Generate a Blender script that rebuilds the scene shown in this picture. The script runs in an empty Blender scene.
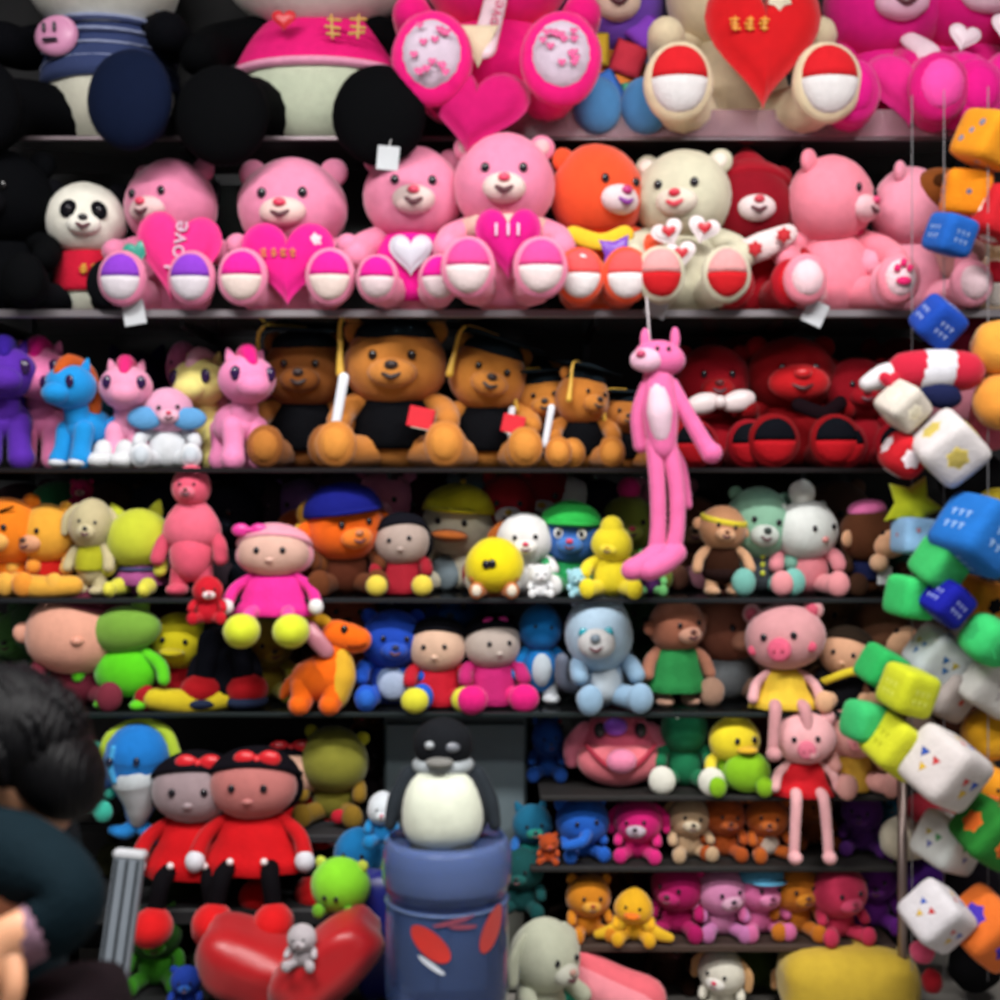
import bpy, math, random
from math import pi, sin, cos, sqrt, radians as R
from mathutils import Vector, Matrix, Euler, noise

sc = bpy.context.scene
COL = sc.collection
# ---------------------------------------------------------------- camera, world, light, exposure
CAM = Vector((0, -3.0, 1.3))
cd = bpy.data.cameras.new('camera'); cam = bpy.data.objects.new('camera', cd); COL.objects.link(cam)
cam.location = CAM; cam.rotation_euler = (pi/2, 0, 0)
cd.sensor_width = 36; cd.lens = 43.2
cd.dof.use_dof = True; cd.dof.focus_distance = 60.0; cd.dof.aperture_fstop = 4.0
sc.camera = cam
w = bpy.data.worlds.new('shop'); sc.world = w; w.use_nodes = True
w.node_tree.nodes['Background'].inputs[0].default_value = (.85, .92, 1, 1)
w.node_tree.nodes['Background'].inputs[1].default_value = .1
def area(name, loc, rot, sx, sy, power, col=(1, .97, .95)):
    l = bpy.data.lights.new(name, 'AREA'); l.shape = 'RECTANGLE'; l.size = sx; l.size_y = sy
    l.energy = power; l.color = col
    o = bpy.data.objects.new(name, l); COL.objects.link(o); o.location = loc; o.rotation_euler = rot
    return o
LAMPS = [(-1.0, -1.75), (1.0, -1.75), (0, -2.7)]
for (x, y) in LAMPS:
    area('ceiling_lamp_light', (x, y, 3.13), (0, 0, 0), 1.2, .28, 80 if y > -2 else 50)
sc.view_settings.view_transform = 'Standard'; sc.view_settings.look = 'None'
sc.view_settings.exposure = -.02; sc.view_settings.gamma = 1; sc.view_settings.use_curve_mapping = False

# ---------------------------------------------------------------- helpers
def lin(h):
    h = h.lstrip('#'); c = [int(h[i:i+2], 16)/255 for i in (0, 2, 4)]
    return tuple((x/12.92 if x <= .04045 else ((x+.055)/1.055)**2.4) for x in c) + (1,)
MATS = {}
def mat(col, kind='plush'):
    key = (col, kind)
    if key in MATS: return MATS[key]
    m = bpy.data.materials.new(kind + '_' + col.lstrip('#')); m.use_nodes = True
    nt = m.node_tree; b = nt.nodes['Principled BSDF']; c = lin(col)
    if kind in ('plush', 'fleece', 'satin', 'cloth'): c = tuple(v*.84 for v in c[:3])+(1,)
    b.inputs['Base Color'].default_value = c
    if kind in ('plush', 'fleece', 'cloth'):
        b.inputs['Roughness'].default_value = .85
        lum = .2*c[0]+.7*c[1]+.1*c[2]; b.inputs['Sheen Weight'].default_value = (.35 if kind == 'plush' else .15)*min(1, lum*4+max(c[:3])*.3)
        b.inputs['Sheen Roughness'].default_value = .4
        b.inputs['Specular IOR Level'].default_value = .05+.12*min(1, 3*max(c[:3]))
        tc = nt.nodes.new('ShaderNodeTexCoord')
        n = nt.nodes.new('ShaderNodeTexNoise'); n.inputs['Scale'].default_value = 260 if kind == 'plush' else 120
        n.inputs['Detail'].default_value = 3
        nt.links.new(tc.outputs['Object'], n.inputs['Vector'])
        bu = nt.nodes.new('ShaderNodeBump'); bu.inputs['Strength'].default_value = .55; bu.inputs['Distance'].default_value = .004
        nt.links.new(n.outputs['Fac'], bu.inputs['Height']); nt.links.new(bu.outputs['Normal'], b.inputs['Normal'])
        n2 = nt.nodes.new('ShaderNodeTexNoise'); n2.inputs['Scale'].default_value = 38; n2.inputs['Detail'].default_value = 4
        nt.links.new(tc.outputs['Object'], n2.inputs['Vector'])
        mx = nt.nodes.new('ShaderNodeMix'); mx.data_type = 'RGBA'
        mx.inputs['A'].default_value = tuple(v*.84 for v in c[:3]) + (1,)
        mx.inputs['B'].default_value = tuple(min(1, v*1.12) for v in c[:3]) + (1,)
        nt.links.new(n2.outputs['Fac'], mx.inputs['Factor']); nt.links.new(mx.outputs['Result'], b.inputs['Base Color'])
    elif kind == 'satin':
        b.inputs['Roughness'].default_value = .38; b.inputs['Sheen Weight'].default_value = .2
    elif kind == 'plastic':
        b.inputs['Roughness'].default_value = .2
    elif kind == 'metal':
        b.inputs['Roughness'].default_value = .4; b.inputs['Metallic'].default_value = .75
    elif kind == 'glass':
        b.inputs['Roughness'].default_value = .06; b.inputs['Transmission Weight'].default_value = .97; b.inputs['IOR'].default_value = 1.08
    elif kind == 'lip':
        b.inputs['Roughness'].default_value = .2; b.inputs['Transmission Weight'].default_value = .72; b.inputs['IOR'].default_value = 1.15
    elif kind == 'jugdark':
        b.inputs['Roughness'].default_value = .1; b.inputs['Transmission Weight'].default_value = .82; b.inputs['IOR'].default_value = 1.3
    elif kind == 'jug':
        b.inputs['Roughness'].default_value = .14; b.inputs['Transmission Weight'].default_value = .68; b.inputs['IOR'].default_value = 1.25
    elif kind == 'skin':
        b.inputs['Roughness'].default_value = .55; b.inputs['Subsurface Weight'].default_value = .1
        b.inputs['Subsurface Scale'].default_value = .01
    elif kind == 'hair':
        b.inputs['Roughness'].default_value = .5; b.inputs['Specular IOR Level'].default_value = .14
        tc = nt.nodes.new('ShaderNodeTexCoord'); wv = nt.nodes.new('ShaderNodeTexWave')
        wv.inputs['Scale'].default_value = 40; wv.inputs['Distortion'].default_value = 5
        nt.links.new(tc.outputs['Object'], wv.inputs['Vector'])
        bu = nt.nodes.new('ShaderNodeBump'); bu.inputs['Strength'].default_value = .5; bu.inputs['Distance'].default_value = .003
        nt.links.new(wv.outputs['Fac'], bu.inputs['Height']); nt.links.new(bu.outputs['Normal'], b.inputs['Normal'])
    elif kind == 'lamp':
        b.inputs['Emission Color'].default_value = c; b.inputs['Emission Strength'].default_value = 6
    elif kind == 'matte':
        b.inputs['Roughness'].default_value = .7
        tc = nt.nodes.new('ShaderNodeTexCoord'); n2 = nt.nodes.new('ShaderNodeTexNoise'); n2.inputs['Scale'].default_value = 6
        nt.links.new(tc.outputs['Object'], n2.inputs['Vector'])
        mx = nt.nodes.new('ShaderNodeMix'); mx.data_type = 'RGBA'
        mx.inputs['A'].default_value = tuple(v*.8 for v in c[:3]) + (1,); mx.inputs['B'].default_value = tuple(min(1, v*1.15) for v in c[:3]) + (1,)
        nt.links.new(n2.outputs['Fac'], mx.inputs['Factor']); nt.links.new(mx.outputs['Result'], b.inputs['Base Color'])
    MATS[key] = m
    return m

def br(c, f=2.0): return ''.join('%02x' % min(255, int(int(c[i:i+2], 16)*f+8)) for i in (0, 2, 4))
def sc_px(Y): return (3+Y)/1200
def at(px, py, Y):
    s = sc_px(Y); return Vector(((px-500)*s, Y, 1.3-(py-500)*s))
def zpx(py, Y): return 1.3-(py-500)*sc_px(Y)

SEED = [1]
def rmat(rot): return Euler([R(a) for a in rot], 'XYZ').to_matrix()
# every shape returns (verts, faces, smooth)
def blob(c, r, rot=(0, 0, 0), taper=0, cut=None, lump=.03, seg=None, n=2.0, bend=0):
    if isinstance(r, (int, float)): r = (r, r, r)
    nu, nv = seg or (22, 14)
    lo, hi = cut or (0, pi)
    SEED[0] += 1; off = Vector((SEED[0]*3.1, SEED[0]*1.7, 0))
    M = rmat(rot); V = []; F = []; C = Vector(c)
    for i in range(nv+1):
        th = lo+(hi-lo)*i/nv
        for j in range(nu):
            ph = 2*pi*j/nu
            d = Vector((sin(th)*cos(ph), sin(th)*sin(ph), cos(th)))
            if n != 2: d = d/((abs(d.x)**n+abs(d.y)**n+abs(d.z)**n)**(1/n))
            if lump: d = d*(1+lump*noise.noise(d*1.6+off))
            tp = 1+taper*d.z
            p = Vector((d.x*r[0]*tp, d.y*r[1]*tp, d.z*r[2]))
            if bend: p.x += bend*d.z*d.z*r[2]
            V.append(C+M@p)
    for i in range(nv):
        for j in range(nu):
            a = i*nu+j; b = i*nu+(j+1) % nu
            F.append((a, a+nu, b+nu, b))
    if lo > 0: F.append(tuple(range(nu)))
    if hi < pi: F.append(tuple(nv*nu+j for j in reversed(range(nu))))
    return V, F, True
def limb(pts, seg=12, sub=5, flat=1.0):
    P = [Vector(p[:3]) for p in pts]; rr = [p[3] for p in pts]; n = len(P)
    path = []
    for i in range(n-1):
        p0 = P[max(i-1, 0)]; p1 = P[i]; p2 = P[i+1]; p3 = P[min(i+2, n-1)]
        for q in range(sub):
            t = q/sub
            c = .5*((2*p1)+(p2-p0)*t+(2*p0-5*p1+4*p2-p3)*t*t+(3*p1-p0-3*p2+p3)*t**3)
            path.append((c, rr[i]+(rr[i+1]-rr[i])*t))
    path.append((P[-1], rr[-1]))
    d0 = (path[0][0]-path[1][0]).normalized(); d1 = (path[-1][0]-path[-2][0]).normalized()
    def cap(c, r, d, rev):
        L = [(c+d*r*sin(a), max(r*cos(a), 1e-5)) for a in (R(25), R(50), R(70), R(86))]
        return L[::-1] if rev else L
    path = cap(*path[0], d0, True)+path+cap(*path[-1], d1, False)
    V = []; F = []; up = None
    for i, (c, r) in enumerate(path):
        a = path[max(i-1, 0)][0]; b = path[min(i+1, len(path)-1)][0]
        t = (b-a).normalized() if (b-a).length > 1e-7 else Vector((0, 0, 1))
        if up is None:
            up = Vector((0, 1, 0)) if abs(t.y) < .9 else Vector((1, 0, 0))
        u = (up-t*up.dot(t)).normalized(); up = u; v = t.cross(u)
        for j in range(seg):
            A = 2*pi*j/seg
            V.append(c+u*cos(A)*r*flat+v*sin(A)*r)
    m = len(path)
    for i in range(m-1):
        for j in range(seg):
            a = i*seg+j; b = i*seg+(j+1) % seg
            F.append((a, b, b+seg, a+seg))
    F.append(tuple(reversed(range(seg)))); F.append(tuple((m-1)*seg+j for j in range(seg)))
    return V, F, True
def lathe(prof, c=(0, 0, 0), sq=1.0, seg=28, wave=0, nw=8, rot=(0, 0, 0)):
    V = []; F = []; C = Vector(c); M = rmat(rot); n = len(prof)
    for i, (r, z) in enumerate(prof):
        for j in range(seg):
            a = 2*pi*j/seg; q = r*(1+wave*(i/(n-1) if n > 1 else 0)*sin(nw*a))
            V.append(C+M@Vector((q*cos(a), q*sin(a)*sq, z)))
    for i in range(n-1):
        for j in range(seg):
            a = i*seg+j; b = i*seg+(j+1) % seg
            F.append((a, b, b+seg, a+seg))
    F.append(tuple(reversed(range(seg)))); F.append(tuple((n-1)*seg+j for j in range(seg)))
    if prof[-1][1] < prof[0][1]: F = [tuple(reversed(f)) for f in F]
    return V, F, True
def puff(out, thick, c=(0, 0, 0), rot=(0, 0, 0), rings=5):
    V = []; F = []; C = Vector(c); M = rmat(rot); n = len(out)
    ks = [(k/rings, s) for s in (-1, 1) for k in range(1, rings+1)]
    V.append(C+M@Vector((0, -thick, 0))); V.append(C+M@Vector((0, thick, 0)))
    for t, s in ks:
        for (x, z) in out: V.append(C+M@Vector((x*t, s*thick*(max(0, 1-t**2.6))**.5 if t < 1 else 0, z*t)))
    for si in (0, 1):
        base = 2+si*rings*n
        for j in range(n):
            f = (si, base+(j+1) % n, base+j); F.append(f[::-1] if si else f)
        for k in range(rings-1):
            for j in range(n):
                a = base+k*n+j; b = base+k*n+(j+1) % n
                f = (a, b, b+n, a+n); F.append(f if si == 0 else f[::-1])
    for j in range(n):
        a = 2+(rings-1)*n; b = 2+(2*rings-1)*n
        F.append((a+j, a+(j+1) % n, b+(j+1) % n, b+j))
    return V, F, True
def o_heart(w, h, n=36):
    L = []
    for i in range(n):
        t = 2*pi*i/n
        L.append((w*sin(t)**3, h*(13*cos(t)-5*cos(2*t)-2*cos(3*t)-cos(4*t))/15))
    return L
def o_star(r, k=5, inner=.5): return [(sin(pi*i/k)*(r if i % 2 == 0 else r*inner), cos(pi*i/k)*(r if i % 2 == 0 else r*inner)) for i in range(2*k)]
def box(c, s, rot=(0, 0, 0), bev=.0):
    M = rmat(rot); C = Vector(c); V = []; F = []
    hx, hy, hz = s[0]/2, s[1]/2, s[2]/2
    if not bev:
        for x in (-1, 1):
            for y in (-1, 1):
                for z in (-1, 1): V.append(C+M@Vector((x*hx, y*hy, z*hz)))
        return V, [(0, 1, 3, 2), (4, 6, 7, 5), (0, 4, 5, 1), (2, 3, 7, 6), (0, 2, 6, 4), (1, 5, 7, 3)], False
    b = bev; idx = {}
    for x in (-1, 1):
        for y in (-1, 1):
            for z in (-1, 1):
                for ax in range(3):
                    p = [x*(hx-b), y*(hy-b), z*(hz-b)]; p[ax] = (x*hx, y*hy, z*hz)[ax]
                    idx[(x, y, z, ax)] = len(V); V.append(C+M@Vector(p))
    for ax in range(3):
        o1, o2 = [a for a in range(3) if a != ax]
        for s_ in (-1, 1):
            q = []
            for (u, v) in ((-1, -1), (1, -1), (1, 1), (-1, 1)):
                k = [0, 0, 0]; k[ax] = s_; k[o1] = u; k[o2] = v; q.append(idx[(*k, ax)])
            F.append(tuple(q))
            for s2 in (-1, 1):
                if o1 > ax or True:
                    pass
    for a1 in range(3):
        for a2 in range(a1+1, 3):
            a3 = 3-a1-a2
            for s1 in (-1, 1):
                for s2 in (-1, 1):
                    q = []
                    for (a, t) in ((a1, -1), (a1, 1), (a2, 1), (a2, -1)):
                        k = [0, 0, 0]; k[a1] = s1; k[a2] = s2; k[a3] = t; q.append(idx[(*k, a)])
                    F.append(tuple(q))
    for x in (-1, 1):
        for y in (-1, 1):
            for z in (-1, 1): F.append(tuple(idx[(x, y, z, a)] for a in range(3)))
    return V, F, False
def rcube(c, h, rot=(0, 0, 0), n=6.0, N=8, lump=.015):
    if isinstance(h, (int, float)): h = (h, h, h)
    M = rmat(rot); C = Vector(c); V = []; F = []; key = {}
    SEED[0] += 1; off = Vector((SEED[0]*3.1, 0, 0))
    def vid(p):
        k = tuple(round(a, 4) for a in p)
        if k not in key:
            d = Vector(p).normalized(); d = d/((abs(d.x)**n+abs(d.y)**n+abs(d.z)**n)**(1/n))
            d *= 1+lump*noise.noise(d*1.5+off)
            key[k] = len(V); V.append(C+M@Vector((d.x*h[0], d.y*h[1], d.z*h[2])))
        return key[k]
    for ax in range(3):
        for s in (-1, 1):
            for i in range(N):
                for j in range(N):
                    q = []
                    for (a, b) in ((i, j), (i+1, j), (i+1, j+1), (i, j+1)):
                        p = [0, 0, 0]; p[ax] = s; p[(ax+1) % 3] = -1+2*a/N; p[(ax+2) % 3] = -1+2*b/N; q.append(vid(p))
                    F.append(tuple(q) if s > 0 else tuple(reversed(q)))
    return V, F, True
def join(*shapes):
    V = []; F = []
    for (v, f, s) in shapes:
        o = len(V); V += v; F += [tuple(i+o for i in g) for g in f]
    return V, F, shapes[0][2]
def mkobj(name, shape, m, parent=None):
    V, F, sm = shape
    c = sum(V, Vector())/len(V)
    me = bpy.data.meshes.new(name); me.from_pydata([tuple(v-c) for v in V], [], F); me.update()
    if sm: me.polygons.foreach_set('use_smooth', [True]*len(me.polygons))
    me.materials.append(m)
    o = bpy.data.objects.new(name, me); COL.objects.link(o)
    o['abs'] = tuple(c)
    if parent is not None:
        o.parent = parent; base = Vector(parent['abs']) if 'abs' in parent else Vector()
        o.location = c-base
    else: o.location = c
    return o
def tag(o, label, cat, group=None):
    o['label'] = label; o['category'] = cat
    if group: o['group'] = group
    return o
def struct(name, shape, m):
    o = mkobj(name, shape, m); o['kind'] = 'structure'; return o
_tx = {}
def text_shape(s, size, M4, ext=.0015):
    cu = bpy.data.curves.new('t', 'FONT'); cu.body = s; cu.size = size; cu.extrude = ext; cu.align_x = 'CENTER'; cu.align_y = 'CENTER'; cu.resolution_u = 2
    o = bpy.data.objects.new('t', cu); COL.objects.link(o); bpy.context.view_layer.update()
    me = o.to_mesh(); V = [M4@v.co for v in me.vertices]; F = [tuple(p.vertices) for p in me.polygons]
    o.to_mesh_clear(); bpy.data.objects.remove(o); bpy.data.curves.remove(cu)
    return V, F, False
class Toy:
    def __init__(s, name, label, cat, loc, H, rz=0, group=None, tilt=(0, 0)):
        s.root = bpy.data.objects.new(name, None); COL.objects.link(s.root); s.root.empty_display_size = .05
        s.root.location = loc; s.root.rotation_euler = (R(tilt[0]), R(tilt[1]), R(rz)); s.H = H
        tag(s.root, label, cat, group); s.p = {}; s.hf = Matrix()
    def add(s, part, shape, col, kind='plush', parent=None, frame=None, label=None):
        V, F, sm = shape
        if frame is not None: V = [frame@v for v in V]
        V = [v*s.H for v in V]
        par = s.root if parent is None else (s.p[parent] if isinstance(parent, str) else parent)
        o = mkobj(part, (V, F, sm), mat(col, kind), par)
        if label: o['label'] = label
        s.p[part] = o
        return o
    def text(s, part, t, size, loc, rot, col, parent=None, frame=None):
        M4 = Matrix.Translation(Vector(loc))@(rmat(rot).to_4x4())@Matrix.Rotation(pi/2, 4, 'X')
        s.add(part, text_shape(t, size, M4, .004), col, 'satin', parent, frame)

def surf(r, u, v, k=1.0):
    y = -r[1]*sqrt(max(.02, 1-u*u-v*v))*k
    return (u*r[0], y, v*r[2])
SM = (12, 8)
BLK = '101014'
def head(T, c, r, col, k):
    """head with ears, muzzle, nose, eyes; k holds the look"""
    fr = Matrix.Translation(Vector(c))@Matrix.Rotation(R(k.get('yaw', 0)), 4, 'Z')@Matrix.Rotation(R(k.get('pitch', 0)), 4, 'X')@Matrix.Rotation(R(k.get('roll', 0)), 4, 'Y')
    T.hf = fr; T.hr = r
    hk = k.get('hkind', 'plush')
    T.add('head', blob((0, 0, 0), r, taper=k.get('htaper', -.06), lump=.03), col, hk, frame=fr)
    ec = k.get('earcol', col); e = k.get('ears', 'round'); es = k.get('es', .26)*r[0]; ei = k.get('inner')
    ex = k.get('ex', .74); ez = k.get('ez', .72)
    for sx in (-1, 1):
        if e == 'round':
            o = T.add('ear', blob((sx*ex*r[0], .1*r[1], ez*r[2]), (es, es*.55, es), seg=(16, 10)), ec, frame=fr)
            if ei: T.add('inner_ear', blob((sx*ex*r[0], .1*r[1]-es*.4, ez*r[2]), (es*.62, es*.25, es*.62), seg=SM), ei, 'fleece', o, fr)
        elif e == 'point':
            o = T.add('ear', blob((sx*.6*r[0], .05*r[1], .92*r[2]), (es*.8, es*.35, es*1.25), rot=(0, sx*22, 0), taper=-.6, seg=(16, 10)), ec, frame=fr)
            if ei: T.add('inner_ear', blob((sx*.6*r[0], .05*r[1]-es*.25, .9*r[2]), (es*.45, es*.16, es*.85), rot=(0, sx*22, 0), taper=-.6, seg=SM), ei, 'fleece', o, fr)
        elif e == 'long':
            L = k.get('el', 1.2)*r[2]
            o = T.add('ear', limb([(sx*.35*r[0], .1*r[1], .8*r[2], es*.5), (sx*.5*r[0], .1*r[1], .8*r[2]+L*.5, es*.75), (sx*.55*r[0], .05*r[1], .8*r[2]+L, es*.5)], flat=.6), ec, frame=fr)
            if ei: T.add('inner_ear', limb([(sx*.42*r[0], -.12*r[1], .95*r[2], es*.25), (sx*.53*r[0], -.12*r[1], .8*r[2]+L*.8, es*.35)], flat=.5), ei, 'fleece', o, fr)
        elif e == 'flop':
            T.add('ear', limb([(sx*.75*r[0], .05*r[1], .6*r[2], es*.5), (sx*1.12*r[0], 0, .15*r[2], es*.75), (sx*1.15*r[0], 0, -.45*r[2]*k.get('el', 1), es*.65)], flat=.5), ec, frame=fr)
        elif e == 'big':
            o = T.add('ear', blob((sx*1.15*r[0], .2*r[1], .15*r[2]), (r[0]*.65, r[1]*.15, r[2]*.7), rot=(0, 0, sx*-20), seg=(16, 10)), ec, frame=fr)
            if ei: T.add('inner_ear', blob((sx*1.15*r[0], .2*r[1]-r[1]*.12, .12*r[2]), (r[0]*.45, r[1]*.08, r[2]*.5), rot=(0, 0, sx*-20), seg=SM), ei, 'fleece', o, fr)
        elif e == 'side':
            T.add('ear', blob((sx*1.0*r[0], 0, 0), (es, es*.5, es), seg=(16, 10)), ec, frame=fr)
    sn = k.get('snout', 'muzzle'); mc = k.get('muz', 'efe4da'); nc = k.get('nose', 'e0365e'); mz = k.get('mz', -.3)
    ms = k.get('ms', 1.0); par = None
    if sn == 'muzzle':
        p = Vector(surf(r, 0, mz, .93)); par = T.add('muzzle', blob(p, (.42*r[0]*ms, .3*r[1]*ms, .3*r[2]*ms), seg=(18, 10)), mc, 'plush', frame=fr)
        T.add('nose', blob(p+Vector((0, -.3*r[1]*ms, .13*r[2]*ms)), (.12*r[0]*ms, .09*r[1]*ms, .09*r[2]*ms), seg=SM), nc, 'satin', par, fr)
        mo = k.get('mouth', '5a2430')
        T.add('mouth', limb([(p.x-.14*r[0]*ms, p.y-.24*r[1]*ms, p.z-.04*r[2]*ms, .014), (p.x, p.y-.3*r[1]*ms, p.z-.12*r[2]*ms, .016), (p.x+.14*r[0]*ms, p.y-.24*r[1]*ms, p.z-.04*r[2]*ms, .014)], seg=6, sub=3), mo, 'satin', par, fr)
    elif sn == 'beak':
        p = Vector(surf(r, 0, mz, .95)); par = T.add('beak', blob(p+Vector((0, -.15*r[1], 0)), (.4*r[0]*ms, .45*r[1]*ms, .14*r[2]*ms), seg=(16, 10)), mc, 'plush', frame=fr)
    elif sn == 'pig':
        p = Vector(surf(r, 0, mz, .95)); par = T.add('snout', lathe([(.01, 0), (.26*r[0]*ms, 0), (.3*r[0]*ms, .05*r[0]), (.28*r[0]*ms, .26*r[0]*ms), (.2*r[0]*ms, .3*r[0]*ms), (.01, .3*r[0]*ms)], c=p+Vector((0, .05*r[1], 0)), rot=(90, 0, 0), seg=18), mc, 'plush', frame=fr)
        for q in (-1, 1): T.add('nostril', blob(p+Vector((q*.1*r[0]*ms, .05*r[1]-.31*r[0]*ms, 0)), (.04*r[0], .015, .06*r[0]), seg=(8, 6)), nc, 'satin', par, fr)
    elif sn == 'trunk':
        p = Vector(surf(r, 0, mz, .85)); T.add('trunk', limb([(p.x, p.y, p.z, .22*r[0]), (p.x-.3*r[0], p.y-.5*r[1], p.z-.2*r[2], .2*r[0]), (p.x-.9*r[0], p.y-.6*r[1], p.z-.25*r[2], .17*r[0])]), mc, frame=fr)
    elif sn == 'nose':
        p = Vector(surf(r, 0, mz)); T.add('nose', blob(p, (.13*r[0], .12*r[1], .1*r[2]), seg=SM), nc, 'satin', frame=fr)
    er = k.get('er', .075)*r[0]*1.15; eu = k.get('eu', .36); ev = k.get('ev', .08)
    if k.get('eyes', True):
        for sx in (-1, 1):
            p = Vector(surf(r, sx*eu, ev, 1.0)); hd = T.p['head']
            if k.get('patch'): hd = T.add('eye_patch', blob(p, (er*2.3, er*.8, er*2.8), rot=(0, sx*-25, 0), seg=SM), k['patch'], 'plush', 'head', fr)
            if k.get('white'): T.add('eye_white', blob(p, (er*1.9, er*.9, er*2.1), seg=SM), 'f4f4f4', 'satin', 'head', fr)
            T.add('eye', blob(p+Vector((0, -er*(.8 if k.get('patch') or k.get('white') else .15), 0)), (er, er*.6, er*1.1), seg=SM, lump=0), k.get('eyecol', '15121a'), 'plastic', 'head', fr)
    return fr
def soles(T, leg, x, y, z, r, pads, sx):
    if not pads: return
    ro = (0, 0, 0)
    if len(pads) == 2:
        T.add('sole', blob((x, y, z+.004), (r[0]*.86, r[1]*.9, r[2]*.86), cut=(0, pi*.5), seg=(18, 7)), pads[0], 'fleece', leg)
        T.add('sole', blob((x, y-.002, z), (r[0]*.86, r[1]*.9, r[2]*.86), cut=(pi*.5, pi), seg=(18, 7)), pads[1], 'fleece', leg)
    else:
        T.add('sole', blob((x, y, z), (r[0]*.78, r[1]*.95, r[2]*.78), seg=(18, 9)), pads[0], 'fleece', leg)
def animal(name, label, cat, px, z0, h, Y, col, pose='sit', rz=0, group=None, tilt=(0, 0), dx=0, **k):
    H = h*sc_px(Y); loc = at(px, 500, Y); loc.z = z0
    if H < .31 and pose == 'sit' and z0 < 1.2: k['hs'] = k.get('hs', 1)*1.16; k['fs'] = k.get('fs', 1)*.9; k['hz'] = k.get('hz', .66)
    if H < .31 and group is None:
        q = random.Random(int(px*13+h)); k.setdefault('roll', q.uniform(-9, 9)); k.setdefault('yaw', q.uniform(-20, 20))
        if not rz and pose != 'hang': rz = q.uniform(-13, 13)
    T = Toy(name, label, cat, loc, H, rz, group, tilt)
    w = k.get('w', 1.0); hs = k.get('hs', 1.0); lc = k.get('limb', col); ac = k.get('arm', lc); bc = k.get('body', col)
    if pose == 'sit':
        T.add('body', blob((0, .02, .27), (.235*w, .2, .28), taper=-.15, lump=.04), bc)
        T.br = (.235*w, .2, .28); T.bc = (0, .02, .27)
        hz = k.get('hz', .68); head(T, (k.get('hx', 0), -.03+k.get('hy', 0), hz), (.29*w*hs, .25*hs, .27*hs), k.get('head', col), k)
        if k.get('belly'): T.add('belly', blob((0, -.045, .25), (.19*w, .155, .22), taper=-.15), k['belly'], parent='body')
        ay = k.get('armz', .3); fx = k.get('fx', .27)*w; fs = k.get('fs', 1.0); fw = k.get('fw', 1.0); fd = k.get('fdz', 0)
        for sx in (-1, 1):
            T.add('arm', limb([(sx*.17*w, 0, .45, .07), (sx*.28*w, -.07, .38, .08), (sx*.31*w, -.19, ay, .078)]), ac)
            lg = T.add('leg', join(limb([(sx*.13*w, -.06, .12, .1), (sx*fx*.85, -.22, .11, .105), (sx*fx, -.34, .12*fs+fd, .09*fs)]), blob((sx*fx, -.4, .145*fs+fd), (.125*fs*fw, .075, .145*fs))), lc)
            soles(T, lg, sx*fx, -.43, .145*fs+fd, (.12*fs*fw, .07, .14*fs), k.get('pads'), sx)
    elif pose == 'stand':
        T.add('body', blob((0, 0, .36), (.2*w, .17, .25), taper=-.12), bc); T.br = (.2*w, .17, .25); T.bc = (0, 0, .36)
        head(T, (k.get('hx', 0), -.02, k.get('hz', .74)), (.25*w*hs, .21*hs, .23*hs), k.get('head', col), k)
        if k.get('belly'): T.add('belly', blob((0, -.05, .34), (.15*w, .14, .19)), k['belly'], parent='body')
        for sx in (-1, 1):
            T.add('arm', limb([(sx*.14*w, 0, .52, .055), (sx*.25*w, -.03, .42, .06), (sx*.29*w, -.08, .3, .058)]), ac)
            T.add('leg', join(limb([(sx*.1*w, 0, .22, .08), (sx*.12*w, -.01, .08, .075)]), blob((sx*.12*w, -.05, .055), (.085, .13, .055))), lc)
    elif pose == 'hang':   # long dangling legs over an edge
        T.add('body', blob((0, .02, .2), (.17*w, .14, .2), taper=-.15), bc); T.br = (.17*w, .14, .2); T.bc = (0, .02, .2)
        head(T, (k.get('hx', 0), -.02, k.get('hz', .53)), (.21*w*hs, .18*hs, .2*hs), k.get('head', col), k)
        if k.get('belly'): T.add('belly', blob((0, -.03, .2), (.13*w, .12, .16)), k['belly'], parent='body')
        dl = k.get('dl', .35)
        for sx in (-1, 1):
            T.add('arm', limb([(sx*.12*w, 0, .33, .04), (sx*.22*w, -.04, .24, .045), (sx*.26*w, -.1, .12, .05)]), ac)
            lg = T.add('leg', limb([(sx*.09*w, -.06, .06, .055), (sx*.11*w, -.22, .05, .055), (sx*.13*w, -.26, -dl*.5, .05), (sx*.14*w, -.27, -dl, .048)]), lc)
            fc = k.get('foot', lc); T.add('foot', blob((sx*.14*w, -.31, -dl-.03), (.075*k.get('ff', 1), .095*k.get('ff', 1), .07*k.get('ff', 1)), seg=(16, 10)), fc, parent=lg)
    elif pose == 'lie':
        T.add('body', blob((.2, .03, .2), (.3, .19, .19), rot=(0, 10, 0)), bc); T.br = (.3, .19, .19); T.bc = (.2, .03, .2)
        head(T, (k.get('hx', -.22), -.05, k.get('hz', .42)), (.3*hs, .26*hs, .27*hs), k.get('head', col), k)
        for (x, y) in ((-.12, -.22), (.12, -.25), (.42, -.1), (.4, .16)):
            T.add('leg', limb([(x, y*.4, .14, .085), (x-.04, y, .08, .08), (x-.1, y-.08, .075, .075)]), lc)
        T.add('tail', limb([(.45, .05, .25, .04), (.56, .05, .38, .035), (.54, .04, .5, .03)]), lc)
    if k.get('shirt'):
        b = T.br; lo, hi = k.get('cut', (pi*.12, pi*.62))
        T.add('shirt', blob(T.bc, (b[0]*1.09, b[1]*1.1, b[2]*1.06), taper=-.15, cut=(lo, hi)), k['shirt'], k.get('skind', 'fleece'))
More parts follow.
